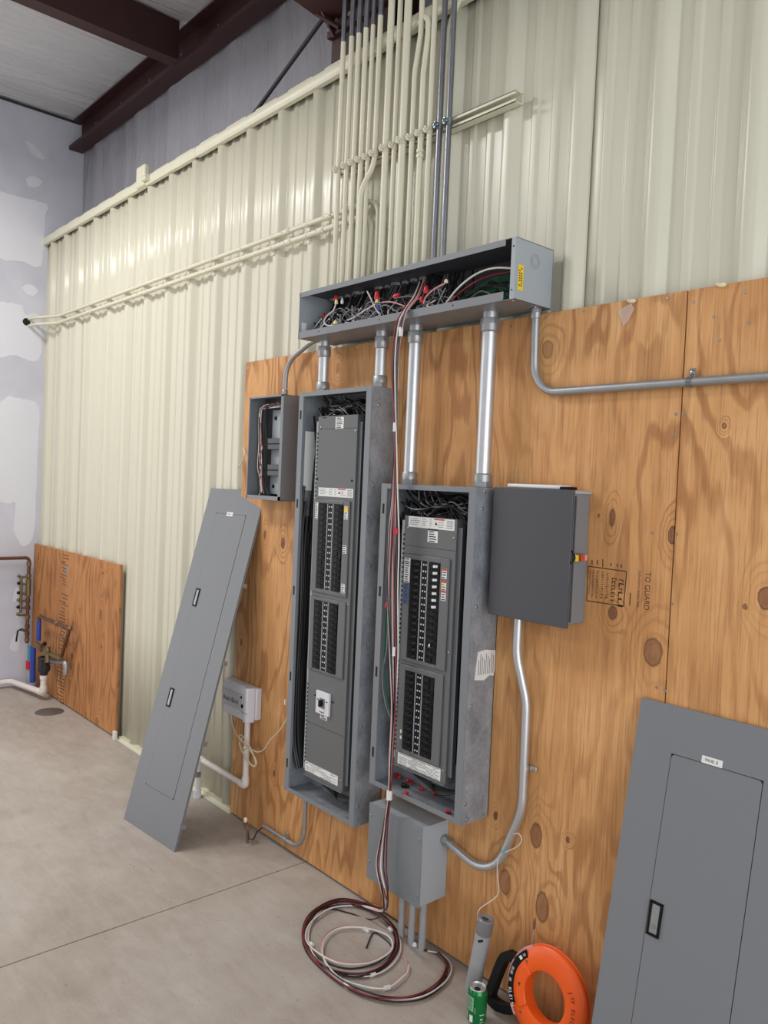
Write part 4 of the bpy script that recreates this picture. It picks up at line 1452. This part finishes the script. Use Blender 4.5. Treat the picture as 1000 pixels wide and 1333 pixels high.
MB().obox(sp_ + dirn * (tip.z - .075) + Vector((.013, -.0262, 0)), Vector((1, .5, .5)).normalized(), Vector((-.45, .9, 0)).normalized(), Vector((-.4, -.2, .9)).normalized(), .009, .001, .004).build('scuff', 'slot_black', st)

# =================================================================== LEANING COVERS
def cover(label, BLp, ux, up, w, h, dw, handles, lab_text, group):
    """painted cover plate: local x = width, y = up the plate, z = outward"""
    n = ux.cross(up).normalized()
    R = Matrix((ux, up, n)).transposed()
    root = thing('panel_cover', label, 'panel cover', BLp, group, R.to_euler())
    th = .0025
    MB().box(0, w, 0, h, -th, 0).build('plate', 'grey_cover', root, .001, local=True)
    for (x0, x1, y0, y1) in ((0, .0025, 0, h), (w - .0025, w, 0, h), (0, w, h - .0025, h), (0, w, 0, .0025)):
        MB().box(x0, x1, y0, y1, -.013, -th).build('edge_return', 'grey_cover', root, local=True)
    d0, d1, e0, e1 = dw
    # hinged door: gap and leaf
    MB().box(d0, d1, e0, e1, 0, .0004).build('door_gap', 'slot_black', root, local=True)
    g = .0018
    pts = []
    rc = .012
    for (cx, cy, a0) in ((d1 - g - rc, e1 - g - rc, 0), (d0 + g + rc, e1 - g - rc, 90), (d0 + g + rc, e0 + g + rc, 180), (d1 - g - rc, e0 + g + rc, 270)):
        for k in range(5):
            a = math.radians(a0 + 22.5 * k)
            pts.append(Vector((cx + rc * math.cos(a), cy + rc * math.sin(a), 0)))
    door = MB().prism(pts, (0, 0, .0012)).build('door', 'grey_cover', root, local=True)
    for (hx, hy, hw, hh) in handles:
        hd = MB()
        for a in ((hx, hx + .007, hy, hy + hh), (hx + hw - .007, hx + hw, hy, hy + hh), (hx, hx + hw, hy, hy + .007), (hx, hx + hw, hy + hh - .007, hy + hh)):
            hd.box(a[0], a[1], a[2], a[3], .0012, .006)
        ho = hd.build('handle', 'black_plastic', door, .001, local=True)
        MB().box(hx + .006, hx + hw - .006, hy + .006, hy + hh - .006, .0012, .0042).build('latch', 'emt_dull', ho, .001, local=True)
        MB().cyl((hx + hw * .5, hy + hh * .28, .0042), (hx + hw * .5, hy + hh * .28, .0062), .0055, n=12).build('lock', 'screw', ho, local=True)
    x0, y0, lw, lh, txt = lab_text
    lo = MB().box(x0, x0 + lw, y0, y0 + lh, .0004, .0016).build('name_label', 'white_label', root, local=True)
    text_mesh('print', txt, lh * .62, 'ink', (x0 + lw * .17, y0 + lh * .3, .0018), (1, 0, 0), (0, 1, 0), lo, .0001, width=lw * .62)
    for k in range(5 if h > 1.5 else 3):
        yy = h * (.06 + .88 * k / (4 if h > 1.5 else 2))
        MB().box(w + .0, w + .006, yy, yy + .022, -.03, -.006).build('clip', 'emt_dull', root, local=True)
    return root


BL, BR = G(161, 1066), G(225.3, 1108.4)
TL = W(275.6, 637, -.016)
ux = (BR - BL).normalized()
up = TL - BL
up = (up - ux * up.dot(ux)).normalized()
LW, LH = .500, 1.822
cover('tall grey cover plate with two latches leaning left of the panelboards', BL, ux, up, LW, LH, (.115, .390, .215, 1.685),
      [(.120, .625, .034, .095), (.120, 1.165, .034, .095)], (.215, 1.672, .055, .022, 'PANEL A'), 'leaning panel covers')
tl = W(835.3, 908, -.016)
dn = Vector((0, -.190, -.982)).normalized()
L2 = tl.z / -dn.z
bl = tl + dn * L2
cover('short grey cover plate labelled PANEL B leaning at the right edge', bl, Vector((1, 0, 0)), -dn, .515, L2, (.122, .390, L2 - 1.085, L2 - .137),
      [(.128, L2 - .652, .038, .094)], (.214, L2 - .137, .061, .0205, 'PANEL B'), 'leaning panel covers')

# =================================================================== IRRIGATION CONTROLLER, PVC AND CORD
qx0, qx1, qz0, qz1 = -3.712, -3.420, .573, .752
IC = thing('irrigation_controller', 'white plastic irrigation controller box on the plywood edge', 'controller', (-3.56, -.03, qz0))
MB().box(qx0 + .006, qx1, -.035, -.001, qz0 + .012, qz1 - .004).build('base', 'controller_white', IC, .006)
pts = [Vector((x, y, qz0)) for x, y in ((qx0, -.034), (qx0 + .02, -.066), (qx1 - .065, -.066), (qx1 - .05, -.082), (qx1 - .018, -.082), (qx1 - .008, -.034))]
MB().prism(pts, (0, 0, qz1 - qz0)).build('cover', 'controller_white', IC, .007)
MB().box(qx0 + .018, qx1 - .078, -.070, -.064, qz0 + .048, qz1 - .048).build('name_plate', 'controller_grey', IC, .002)
MB().box(qx0 + .02, qx1 - .07, -.0705, -.064, qz1 - .04, qz1 - .012).build('hinged_lid', 'controller_white', IC, .003)
text_mesh('lettering', 'Rain Bird', .036, 'ink', local(IC, (qx0 + .024, -.0705, qz0 + .074)), (1, 0, 0), (0, 0, 1), IC, .0003, width=.15)
for q, r in (((qx1 - .088, qz1 - .06), .007), ((qx1 - .078, qz0 + .075), .010)):
    MB().cyl((q[0], -.069, q[1]), (q[0], -.0725, q[1]), r, n=12).build('keyhole', 'slot_black', IC)
MB().box(qx1 - .066, qx1 - .012, -.0835, -.08, qz0 + .05, qz0 + .0525).build('seam', 'ink_grey', IC)

rp = .0155
xe = W(319, 1025, -.03).x
zh = W(319, 1023, -.03).z + .004
xl = -4.0
PV = thing('pvc_pipe', 'white plastic pipe from the irrigation box along the wall to the floor', 'pipe', (xe, -.03, 0))
xc = xe + .005
MB().tube([(xc, -.032, qz0 + .005), (xc, -.032, zh)], rp, 14).build('pipe', 'pvc_white', PV)
MB().tube([(xc, -.032, zh), (xl, -.032, zh)], rp, 14).build('pipe', 'pvc_white', PV)
MB().tube([(xl, -.032, zh), (xl, -.032, 0)], rp, 14).build('pipe', 'pvc_white', PV)
for cx, s, zz in ((xc, -1, 1), (xl, 1, -1)):
    MB().tube(arc_fillet([(cx + s * .05, -.032, zh), (cx, -.032, zh), (cx, -.032, zh + zz * .05)], .014, 6), rp + .004, 14).build('elbow', 'pvc_white', PV)
MB().tube([(xl, -.032, .118), (xl, -.032, .15)], rp + .001, 14).build('band', 'tape_grey', PV)
MB().tube([(xl, -.032, .0), (xl, -.032, .045)], rp + .006, 14).build('floor_collar', 'compound', PV)

# thin cord with a tied loop
pc = [(-3.66, -.03, qz0 + .01), (-3.645, -.04, .53), (-3.59, -.05, .49), (-3.545, -.055, .47)]
k1 = [W(*q, -.06) for q in ((315, 962), (312, 968), (320, 988), (330, 998), (334, 992), (328, 980), (318, 968), (311, 960), (314, 957), (322, 966), (330, 983), (333, 996), (326, 994), (318, 978), (324, 974), (335, 979), (344, 975), (352, 963), (363, 952), (369, 938), (371, 922))]
k1[-3:] = [Vector((p.x, -.06 + .015 * i, p.z)) for i, p in enumerate(k1[-3:])]
pc = pc + k1
o = thing('low_voltage_cord', 'cream cord tied in a loop hanging under the irrigation box', 'cord', (-3.5, -.05, .4))
MB().tube(spline(pc, 6), .0028, 8).build('cord', 'cream_wire', o)
tk = W(319, 972, -.062)
MB().ring(tk - Vector((0, .002, 0)), (.4, .1, -.9), .013, .009, .008, 10).build('tie', 'cream_wire', o)
pt = W(371.5, 914, -.07)
MB().cyl(pt - Vector((0, 0, .012)), pt + Vector((0, 0, .012)), .005, n=8).build('plug', 'white_plastic', o)

# =================================================================== WIRE BUNDLE
rr = random.Random(77)
hang = [((550, 366), -.09), ((541, 386), -.150), ((527, 405), -.203), ((519, 425), -.212), ((514, 470), -.21), ((514.5, 530), -.205), ((515, 585), -.20), ((514, 640), -.185), ((512, 700), -.180),
        ((511, 770), -.178), ((513, 850), -.178), ((513, 920), -.178), ((510, 980), -.178), ((507, 1035), -.180), ((502, 1075), -.185), ((497, 1125), -.19), ((501, 1160), -.20)]
spread = [.014, .013, .013, .018, .016, .011, .009, .016, .026, .024, .020, .010, .009, .005, .009, .024, .022]
A = [(500, 1184), (478, 1177), (440, 1173), (408, 1188), (395, 1214), (404, 1243), (432, 1264), (472, 1270), (503, 1257), (518, 1233), (511, 1208), (487, 1187), (450, 1176), (416, 1184), (398, 1209), (400, 1236), (421, 1262), (457, 1288), (500, 1301), (545, 1298), (574, 1280), (583, 1258), (571, 1242), (553, 1237)]
Bp = [(498, 1186), (470, 1180), (432, 1182), (405, 1200), (397, 1222), (410, 1240), (440, 1255), (480, 1254), (508, 1238), (505, 1220), (475, 1209), (440, 1209), (421, 1224), (419, 1247), (436, 1272), (465, 1284), (502, 1287), (526, 1270), (530, 1257), (524, 1247)]
Cp = [(500, 1187), (482, 1196), (455, 1188), (425, 1183), (402, 1199), (399, 1226), (420, 1247), (455, 1259), (493, 1252), (510, 1234), (495, 1217), (486, 1214), (478, 1232), (452, 1252)]
WB = thing('wire_bundle', 'bundle of black, white and red wires hanging from trough and coiled on floor', 'wires', G(500, 1190))
cols = ['black_wire', 'white_wire', 'red_wire', 'pink_wire', 'white_wire', 'black_wire', 'pink_wire', 'red_wire', 'white_wire', 'black_wire', 'black_wire']
for i, mt in enumerate(cols):
    ph_ = rr.uniform(0, 6.28)
    pts = []
    for j, (q, y) in enumerate(hang):
        p = W(*q, y)
        a = ph_ + j * .28 + i * .63
        s = spread[j] * (1 + .25 * math.sin(i * 2.1 + j * .7))
        pts.append(p + Vector((math.cos(a) * s, math.sin(a) * s * .35, rr.uniform(-.005, .005))))
    path = A if i % 5 in (0, 1, 2) else Bp
    if i == 9:
        path = Cp
    lay = [0.004, .010, .016][i % 3]
    ox, oy = rr.uniform(-.010, .010), rr.uniform(-.010, .010)
    n = len(path)
    cut = n - rr.choice((0, 0, 1, 1, 2))
    for j, q in enumerate(path[:cut]):
        z = .10 * (1 - j / 1.2) if j < 1 else lay
        p = G(q[0], q[1], z)
        sc = 1 + (.6 * math.sin(j * .9 + i))
        pts.append(p + Vector((ox * sc, oy * sc, max(0, .003 * math.sin(j * 1.3 + i)))))
    MB().tube(spline(pts, 6), .0029, 7).build('wire', mt, WB)


def tape(p0, p1, r=.011):
    MB().cyl(p0, p1, r, n=10).build('tape_band', 'white_label', WB)


for (q, y) in (((522, 432), -.212), ((514.5, 556), -.203), ((513.5, 848), -.180), ((507, 1035), -.182)):
    p = W(*q, y)
    tape(p - Vector((0, 0, .017)), p + Vector((0, 0, .017)), .0115 if q[1] > 1000 else .0085)
MB().cyl(W(515.5, 688, -.19), W(515.2, 695, -.19), .010, n=10).build('tape_band', 'red_nut', WB)
for (a, c) in (((404, 1228), (407, 1231)), ((474, 1209), (480, 1212)), ((507, 1208), (511, 1212)), ((482, 1270), (488, 1267)), ((448, 1281), (454, 1285)), ((500, 1287), (508, 1285))):
    tape(G(*a, .008), G(*c, .008), .0085)
# a few loose wires inside the left edge of the short panelboard
for j, (mt, pp) in enumerate((('red_wire', [(514, 660), (510, 700), (508, 740), (504, 785)]), ('green_wire', [(503, 795), (501, 830), (500, 870), (503, 905), (509, 935)]), ('tape_grey', [(505, 800), (504, 840), (498, 880), (502, 915), (511, 940)]))):
    p = [W(*q, -.15) for q in pp]
    single(MB().tube(spline(p, 6), .003, 7), 'electrical_wire', mt, ('dark red wire ending in a nut at the short panelboard left edge', 'green wire curving inside the short panelboard left edge', 'grey wire curving inside the short panelboard left edge')[j], 'wire', p[0])
nut(504, 788, -.155, 'red_nut', 'red wire nut hanging at the left edge of the short panelboard')

# =================================================================== CAN AND FISH TAPE
cpos = Vector((-1.733, -.190, 0))
CN = thing('soda_can', 'opened green aluminium drink can standing on the concrete', 'can', cpos)
MB().lathe(cpos, (0, 0, 1), [(0, .004), (.022, .004), (.024, .0), (.027, .002), (.0325, .010), (.0330, .014), (.0330, .104), (.0322, .108), (.0275, .117)], 32).build('body', 'can_green', CN)
MB().lathe(cpos, (0, 0, 1), [(.0275, .117), (.0278, .1205), (.0266, .122), (.0256, .1205), (.0250, .1175), (0, .1175)], 32).build('lid', 'emt', CN)
b = MB()
b.lathe(cpos + Vector((.004, -.008, .1178)), (0, 0, 1), [(0, .0002), (.011, .0002), (.011, 0)], 16)
b.build('opening', 'slot_black', CN)
MB().obox(cpos + Vector((-.003, .010, .1186)), (.5, .87, 0), (-.87, .5, 0), (0, 0, 1), .010, .006, .0006).build('tab', 'screw', CN, .0008)


def wrap(a0, a1, z0, z1, mat, nm, r=.0333):
    bb = MB()
    n = 8
    for k in range(n):
        u0, u1 = math.radians(a0 + (a1 - a0) * k / n), math.radians(a0 + (a1 - a0) * (k + 1) / n)
        i = len(bb.v)
        for (u, z) in ((u0, z0), (u1, z0), (u1, z1), (u0, z1)):
            bb.v.append(cpos + Vector((math.cos(u) * r, math.sin(u) * r, z)))
        bb.face((i, i + 1, i + 2, i + 3), True)
    return bb.build(nm, mat, CN)


# printed panels: angles in degrees, camera side is about -50
paint('can_pale', (150, 190, 160), .3, metal=.3)
wrap(-128, -72, .050, .098, 'can_pale', 'print_panel')
for k in range(6):
    wrap(-124, -78 - 4 * (k % 2), .055 + .007 * k, .058 + .007 * k, 'can_green', 'print', .0335)
wrap(-96, -74, .012, .036, 'white_label', 'print_panel')
wrap(-128, -114, .016, .042, 'can_pale', 'print_panel')
wrap(-30, -6, .014, .018, 'can_pale', 'print', .0335)
wrap(-28, -14, .024, .028, 'white_label', 'print', .0335)
wrap(-34, -4, .040, .0425, 'white_label', 'print', .0335)
wrap(-64, -60, .045, .066, 'can_pale', 'print', .0335)

# fish tape reel leaning on the plywood
RO, RI, TH = .156, .080, .046
tilt = math.radians(9)
fc = Vector((-1.517, -.088, .157))
FT = thing('fish_tape_reel', 'round orange fish tape reel with black handle leaning on plywood', 'fish tape', fc, None, (math.radians(90) - tilt, 0, 0))
# local: x right, y up the reel, z towards the room
prof = [(RI, -TH / 2), (RI - .002, 0), (RI, TH / 2), (RI + .010, TH / 2 + .004), (RO - .03, TH / 2 + .002), (RO - .022, TH / 2 - .002), (RO - .006, TH / 2 - .006), (RO, TH / 2 - .014), (RO, .006), (RO - .006, .003), (RO - .006, -.003), (RO, -.006), (RO, -TH / 2 + .014), (RO - .006, -TH / 2 + .006), (RO - .022, -TH / 2), (RI, -TH / 2)]
MB().lathe((0, 0, 0), (0, 0, 1), prof, 56).build('case', 'orange_plastic', FT, local=True)
zf = TH / 2 + .0035
# raised thumb boss on the left of the hole
b = MB()
pts = [Vector((math.cos(a) * r, math.sin(a) * r, TH / 2 - .002)) for r, aa in ((RI - .004, range(140, 226, 8)), (RI + .034, range(220, 134, -8))) for a in [math.radians(q) for q in aa]]
b.prism(pts, (0, 0, .011)).build('thumb_boss', 'orange_plastic', FT, .005, local=True)
for a in (137, 226):
    aa = math.radians(a)
    MB().cyl((math.cos(aa) * (RI + .036), math.sin(aa) * (RI + .036), zf - .004), (math.cos(aa) * (RI + .036), math.sin(aa) * (RI + .036), zf + .0012), .004, n=10).build('screw', 'rust', FT, local=True)
MB().prism([Vector((-.102, .006, zf + .0062)), Vector((-.092, .006, zf + .0062)), Vector((-.097, -.006, zf + .0062))], (0, 0, .0006)).build('arrow_mark', 'ink', FT, local=True)


def sector(r0, r1, a0, a1, z, h, mat, nm, parent, n=16):
    b = MB()
    for k in range(n):
        u, v = math.radians(a0 + (a1 - a0) * k / n), math.radians(a0 + (a1 - a0) * (k + 1) / n)
        b.prism([Vector((math.cos(q) * r, math.sin(q) * r, z)) for r, q in ((r0, u), (r1, u), (r1, v), (r0, v))], (0, 0, h))
    return b.build(nm, mat, parent, local=True)


lb = sector(RO - .031, RO - .008, 131, 212, TH / 2 - .0052, .0085, 'black_plastic', 'name_band', FT, 20)
sector(RO - .0075, RO + .0008, 120, 225, TH / 2 - .010, .0042, 'pink_wire', 'rim_band', FT, 24)
b = MB()


def rim_text(txt, a0, da, r, size, mat, parent, z, flip=False):
    for i, ch in enumerate(txt):
        if ch == ' ':
            continue
        a = math.radians(a0 + da * i)
        ux_ = Vector((-math.sin(a), math.cos(a), 0)) * (1 if da > 0 else -1)
        uy_ = Vector((0, 0, 1)).cross(ux_)
        text_mesh('lettering', ch, size, mat, Vector((math.cos(a) * r, math.sin(a) * r, z)), ux_, uy_, parent, .0003)


rim_text('KLEIN', 192, 4.6, RO - .0115, .018, 'white_label', lb, TH / 2 + .0034)
for a, w_ in ((172, .010), (166, .010), (182, .006)):
    sector(RO - .022, RO - .012, a - 2.4, a + 2.4, TH / 2 + .0033, .0003, 'ink_grey', 'print', lb, 2)
sector(RO - .026, RO - .014, 141, 146, TH / 2 + .0033, .0003, 'white_label', 'print', lb, 2)
sector(RO - .024, RO - .016, 133, 138, TH / 2 + .0033, .0003, 'ink_grey', 'print', lb, 2)
rim_text('JTF ELECTRIC', 35, -6.0, RI + .028, .019, 'ink', FT, zf + .0002)
# handle: black ribbed D grip on the left
hp = [(-.128, .052), (-.152, .056), (-.178, .050), (-.196, .026), (-.212, -.03), (-.226, -.09), (-.226, -.112), (-.20, -.122), (-.16, -.118), (-.118, -.10)]
path = spline([Vector((x, y, 0)) for x, y in hp], 5)
hb = MB()
n = len(path)
for i in range(n):
    t = (path[min(i + 1, n - 1)] - path[max(i - 1, 0)]).normalized()
    nn = Vector((-t.y, t.x, 0))
    for (u, v) in ((-.0145, -.017), (.0145, -.017), (.0145, .017), (-.0145, .017)):
        hb.v.append(path[i] + nn * u + Vector((0, 0, v)))
for i in range(n - 1):
    for k in range(4):
        hb.face((i * 4 + k, i * 4 + (k + 1) % 4, i * 4 + 4 + (k + 1) % 4, i * 4 + 4 + k))
hb.face((3, 2, 1, 0)); e = (n - 1) * 4; hb.face((e, e + 1, e + 2, e + 3))
ho = hb.build('handle', 'black_plastic', FT, .004, local=True)
for i in range(8, n - 8):
    t = (path[min(i + 1, n - 1)] - path[i - 1]).normalized(); nn = Vector((-t.y, t.x, 0))
    for f in (0, .5):
        c = path[i] + (path[i + 1] - path[i]) * f
        MB().obox(c + nn * -.0150, t, nn, (0, 0, 1), .0016, .0012, .0168).build('grip_rib', 'black_handle', ho, local=True)
tpb = [Vector((-.096, .11, -.006)), Vector((-.098, .14, -.010)), Vector((-.100, .172, -.012))]
MB().tube(tpb, .002, 6).build('tape', 'emt_dull', FT, local=True)
MB().lathe(tpb[-1], Vector((-.004, .035, -.002)), [(0, 0), (.0035, 0), (.0045, .004), (.0045, .024), (.002, .034), (0, .034)], 8).build('tape_tip', 'rust', FT, local=True)

# =================================================================== PLUMBING IN THE FAR CORNER
def pipe(name, mat, label, cat, pts, r, rad=.03, parts=(), grp=None):
    o = thing(name, label, cat, pts[0], grp)
    MB().tube(arc_fillet(pts, rad, 6), r, 12).build('pipe', mat, o)
    return o


yp = -.07
cx = W(42, 730, yp).x
zt_ = WX(0, 727, XL + .05).z
xs = XL + .055
yv = -.055
cp = pipe('copper_pipe', 'copper', 'copper pipe along the drywall dropping through valves in the corner', 'pipe',
          [(xs, -1.6, zt_ + .005), (xs, yv, zt_), (xs, yv, .36)], .0135, .03)
for z in (1.03, .93, .82, .72, .66, .58, .5, .44, .39):
    MB().cyl((xs, yv, z - .014), (xs, yv, z + .014), .019, n=12).build('fitting', 'brass' if int(z * 100) % 2 else 'copper', cp)
MB().cyl((xs, yv, .76), (xs, yv, .90), .021, n=12).build('backflow_body', 'brass', cp)
MB().cyl((xs, yv, .46), (xs, yv - .05, .48), .012, n=10).build('valve_stem', 'brass', cp)
MB().tube([(xs, yv - .05, .48), (xs, yv - .075, .47), (xs, yv - .085, .38)], .007, 8).build('valve_lever', 'black_plastic', cp)
RPp = thing('pressure_valve', 'brass test-cock assembly with black caps beside the corner copper pipe', 'valve', (xs, yv - .06, .6))
MB().tube([(xs, yv - .055, .62), (xs, yv - .06, .92)], .012, 10).build('body', 'brass', RPp)
for z in (.92, .86, .78, .72, .66, .60):
    MB().tube([(xs, yv - .01, z), (xs, yv - .07, z)], .009, 8).build('test_cock', 'brass', RPp)
    MB().ball((xs, yv - .078, z + .01), .014, 8, 6).build('cap', 'black_plastic' if int(z * 50) % 2 else 'brass', RPp)
# pex and grey sleeves
for (px, py0, py1, mat, lab, r) in ((37.5, 850, 900, 'pvc_grey', 'grey plastic sleeve around the light blue pipe stub', .024), (42, 888, 898, 'pvc_grey', 'grey plastic sleeve around the dark blue pipe stub', .030)):
    pb = W(px, py1, -.07)
    o = thing('sleeve', lab, 'pipe', (pb.x, -.07, 0))
    MB().cyl((pb.x, -.07, 0), (pb.x, -.07, W(px, py0, -.07).z if px > 40 else .18), r, n=14).build('sleeve_pipe', mat, o)
    c2 = 'pex_lightblue' if px < 40 else 'pex_blue'
    MB().cyl((pb.x, -.07, .05), (pb.x, -.07, .36), r * .72, n=14).build('stub', c2, o)
    if px < 40:
        MB().cyl((pb.x, -.07, .17), (pb.x, -.07, .235), r * 1.25, n=10).build('tape', 'red_nut', o)
# copper loop standing off the plywood
A1, B1 = W(51, 802, -.07), W(91, 818, -.07)
C1, D1 = W(79, 858, -.07), W(68, 857, -.07)
lp_ = thing('copper_loop', 'square copper pipe loop with blue leg in front of the low plywood', 'pipe', A1)
MB().tube(arc_fillet([A1 + Vector((0, 0, -.04)), A1, B1, C1, D1], .03, 5), .0145, 12).build('pipe', 'copper', lp_)
for p in (A1, B1, C1, A1.lerp(B1, .6)):
    MB().ball(p, .021, 10, 8).build('elbow', 'brass', lp_)
MB().cyl(A1 + Vector((0, 0, -.20)), A1 + Vector((0, 0, -.035)), .019, n=12).build('blue_leg', 'pex_blue', lp_)
vb = W(58, 848, -.075)
VB = thing('brass_valve', 'brass relief valve cluster above the black funnel', 'valve', vb)
MB().tube([W(47, 838, -.075), W(64, 850, -.075)], .02, 12).build('body', 'brass', VB)
MB().cyl(W(62, 842, -.08), W(62, 862, -.08), .022, n=12).build('bonnet', 'brass', VB)
MB().cyl(W(52, 838, -.1), W(52, 848, -.1), .016, n=10).build('union', 'copper', VB)
MB().ball(W(58, 838, -.09), .018).build('cap', 'black_plastic', VB)
MB().tube([W(66, 852, -.075), W(80, 858, -.075)], .017, 12).build('nipple', 'brass', VB)
e0, e1, e2 = W(66, 861, -.05), W(86, 862, -.05), W(84, 874, -.05)
o = thing('drain_elbow', 'short grey pipe elbow against the low plywood', 'pipe', e0)
MB().tube(arc_fillet([e0, e1, e1 - Vector((0, 0, .09))], .03, 6), .019, 12).build('pipe', 'emt_dull', o)
fz = W(57, 880, -.09)
FU = thing('drain_funnel', 'black air-gap drain funnel on a white plastic pipe', 'funnel', (fz.x, -.09, 0))
b = MB().lathe((fz.x, -.09, .20), (0, 0, 1), [(.026, 0), (.030, .02), (.046, .045), (.048, .075), (.036, .08), (.036, .13), (.05, .135), (.05, .15), (.03, .15)], 16)
b.build('funnel', 'dark_rubber', FU)
for a in range(4):
    aa = math.radians(45 + 90 * a)
    MB().obox((fz.x + math.cos(aa) * .04, -.09 + math.sin(aa) * .04, .305), (1, 0, 0), (0, 1, 0), (0, 0, 1), .006, .006, .03).build('strut', 'dark_rubber', FU)
o = thing('drain_pipe', 'white plastic drain pipe on the floor under the black funnel', 'pipe', (fz.x, -.09, .05))
zd = .075
cr = WX(14, 897, XL + .06)
MB().tube(arc_fillet([(fz.x, -.09, .2), (fz.x, -.09, zd - .01), (XL + .06, cr.y, .05), (XL + .06, -2.2, .05)], .03, 6), .0235, 14).build('pipe', 'pvc_white', o)
MB().cyl((fz.x, -.09, .175), (fz.x, -.09, .205), .029, n=14).build('collar', 'pvc_white', o)
MB().tube(arc_fillet([(fz.x, -.09, zd + .04), (fz.x, -.09, zd - .01), Vector((fz.x, -.09, zd - .01)).lerp(Vector((XL + .06, cr.y, .05)), .12)], .025, 6), .028, 14).build('elbow', 'pvc_white', o)
sp0 = Vector((-6.08, -.15, 0))
b = MB().lathe(sp0, (0, 0, 1), [(0, .003), (.10, .003), (.104, 0)], 28)  # thin dark disc lying flat on the concrete
single(b, 'floor_disc', 'disc_brown', 'dark round disc on the floor by the low plywood', 'floor plate', sp0)
bk = W(148, 960, -.01)
single(MB().obox((-5.2, -.012, .03), (1, 0, 0), (0, 1, 0), (0, 0, 1), .02, .010, .03), 'corner_clip', 'pvc_white', 'small white clip at the low plywood bottom corner', 'clip', (-5.2, -.012, 0), bevel=.003)
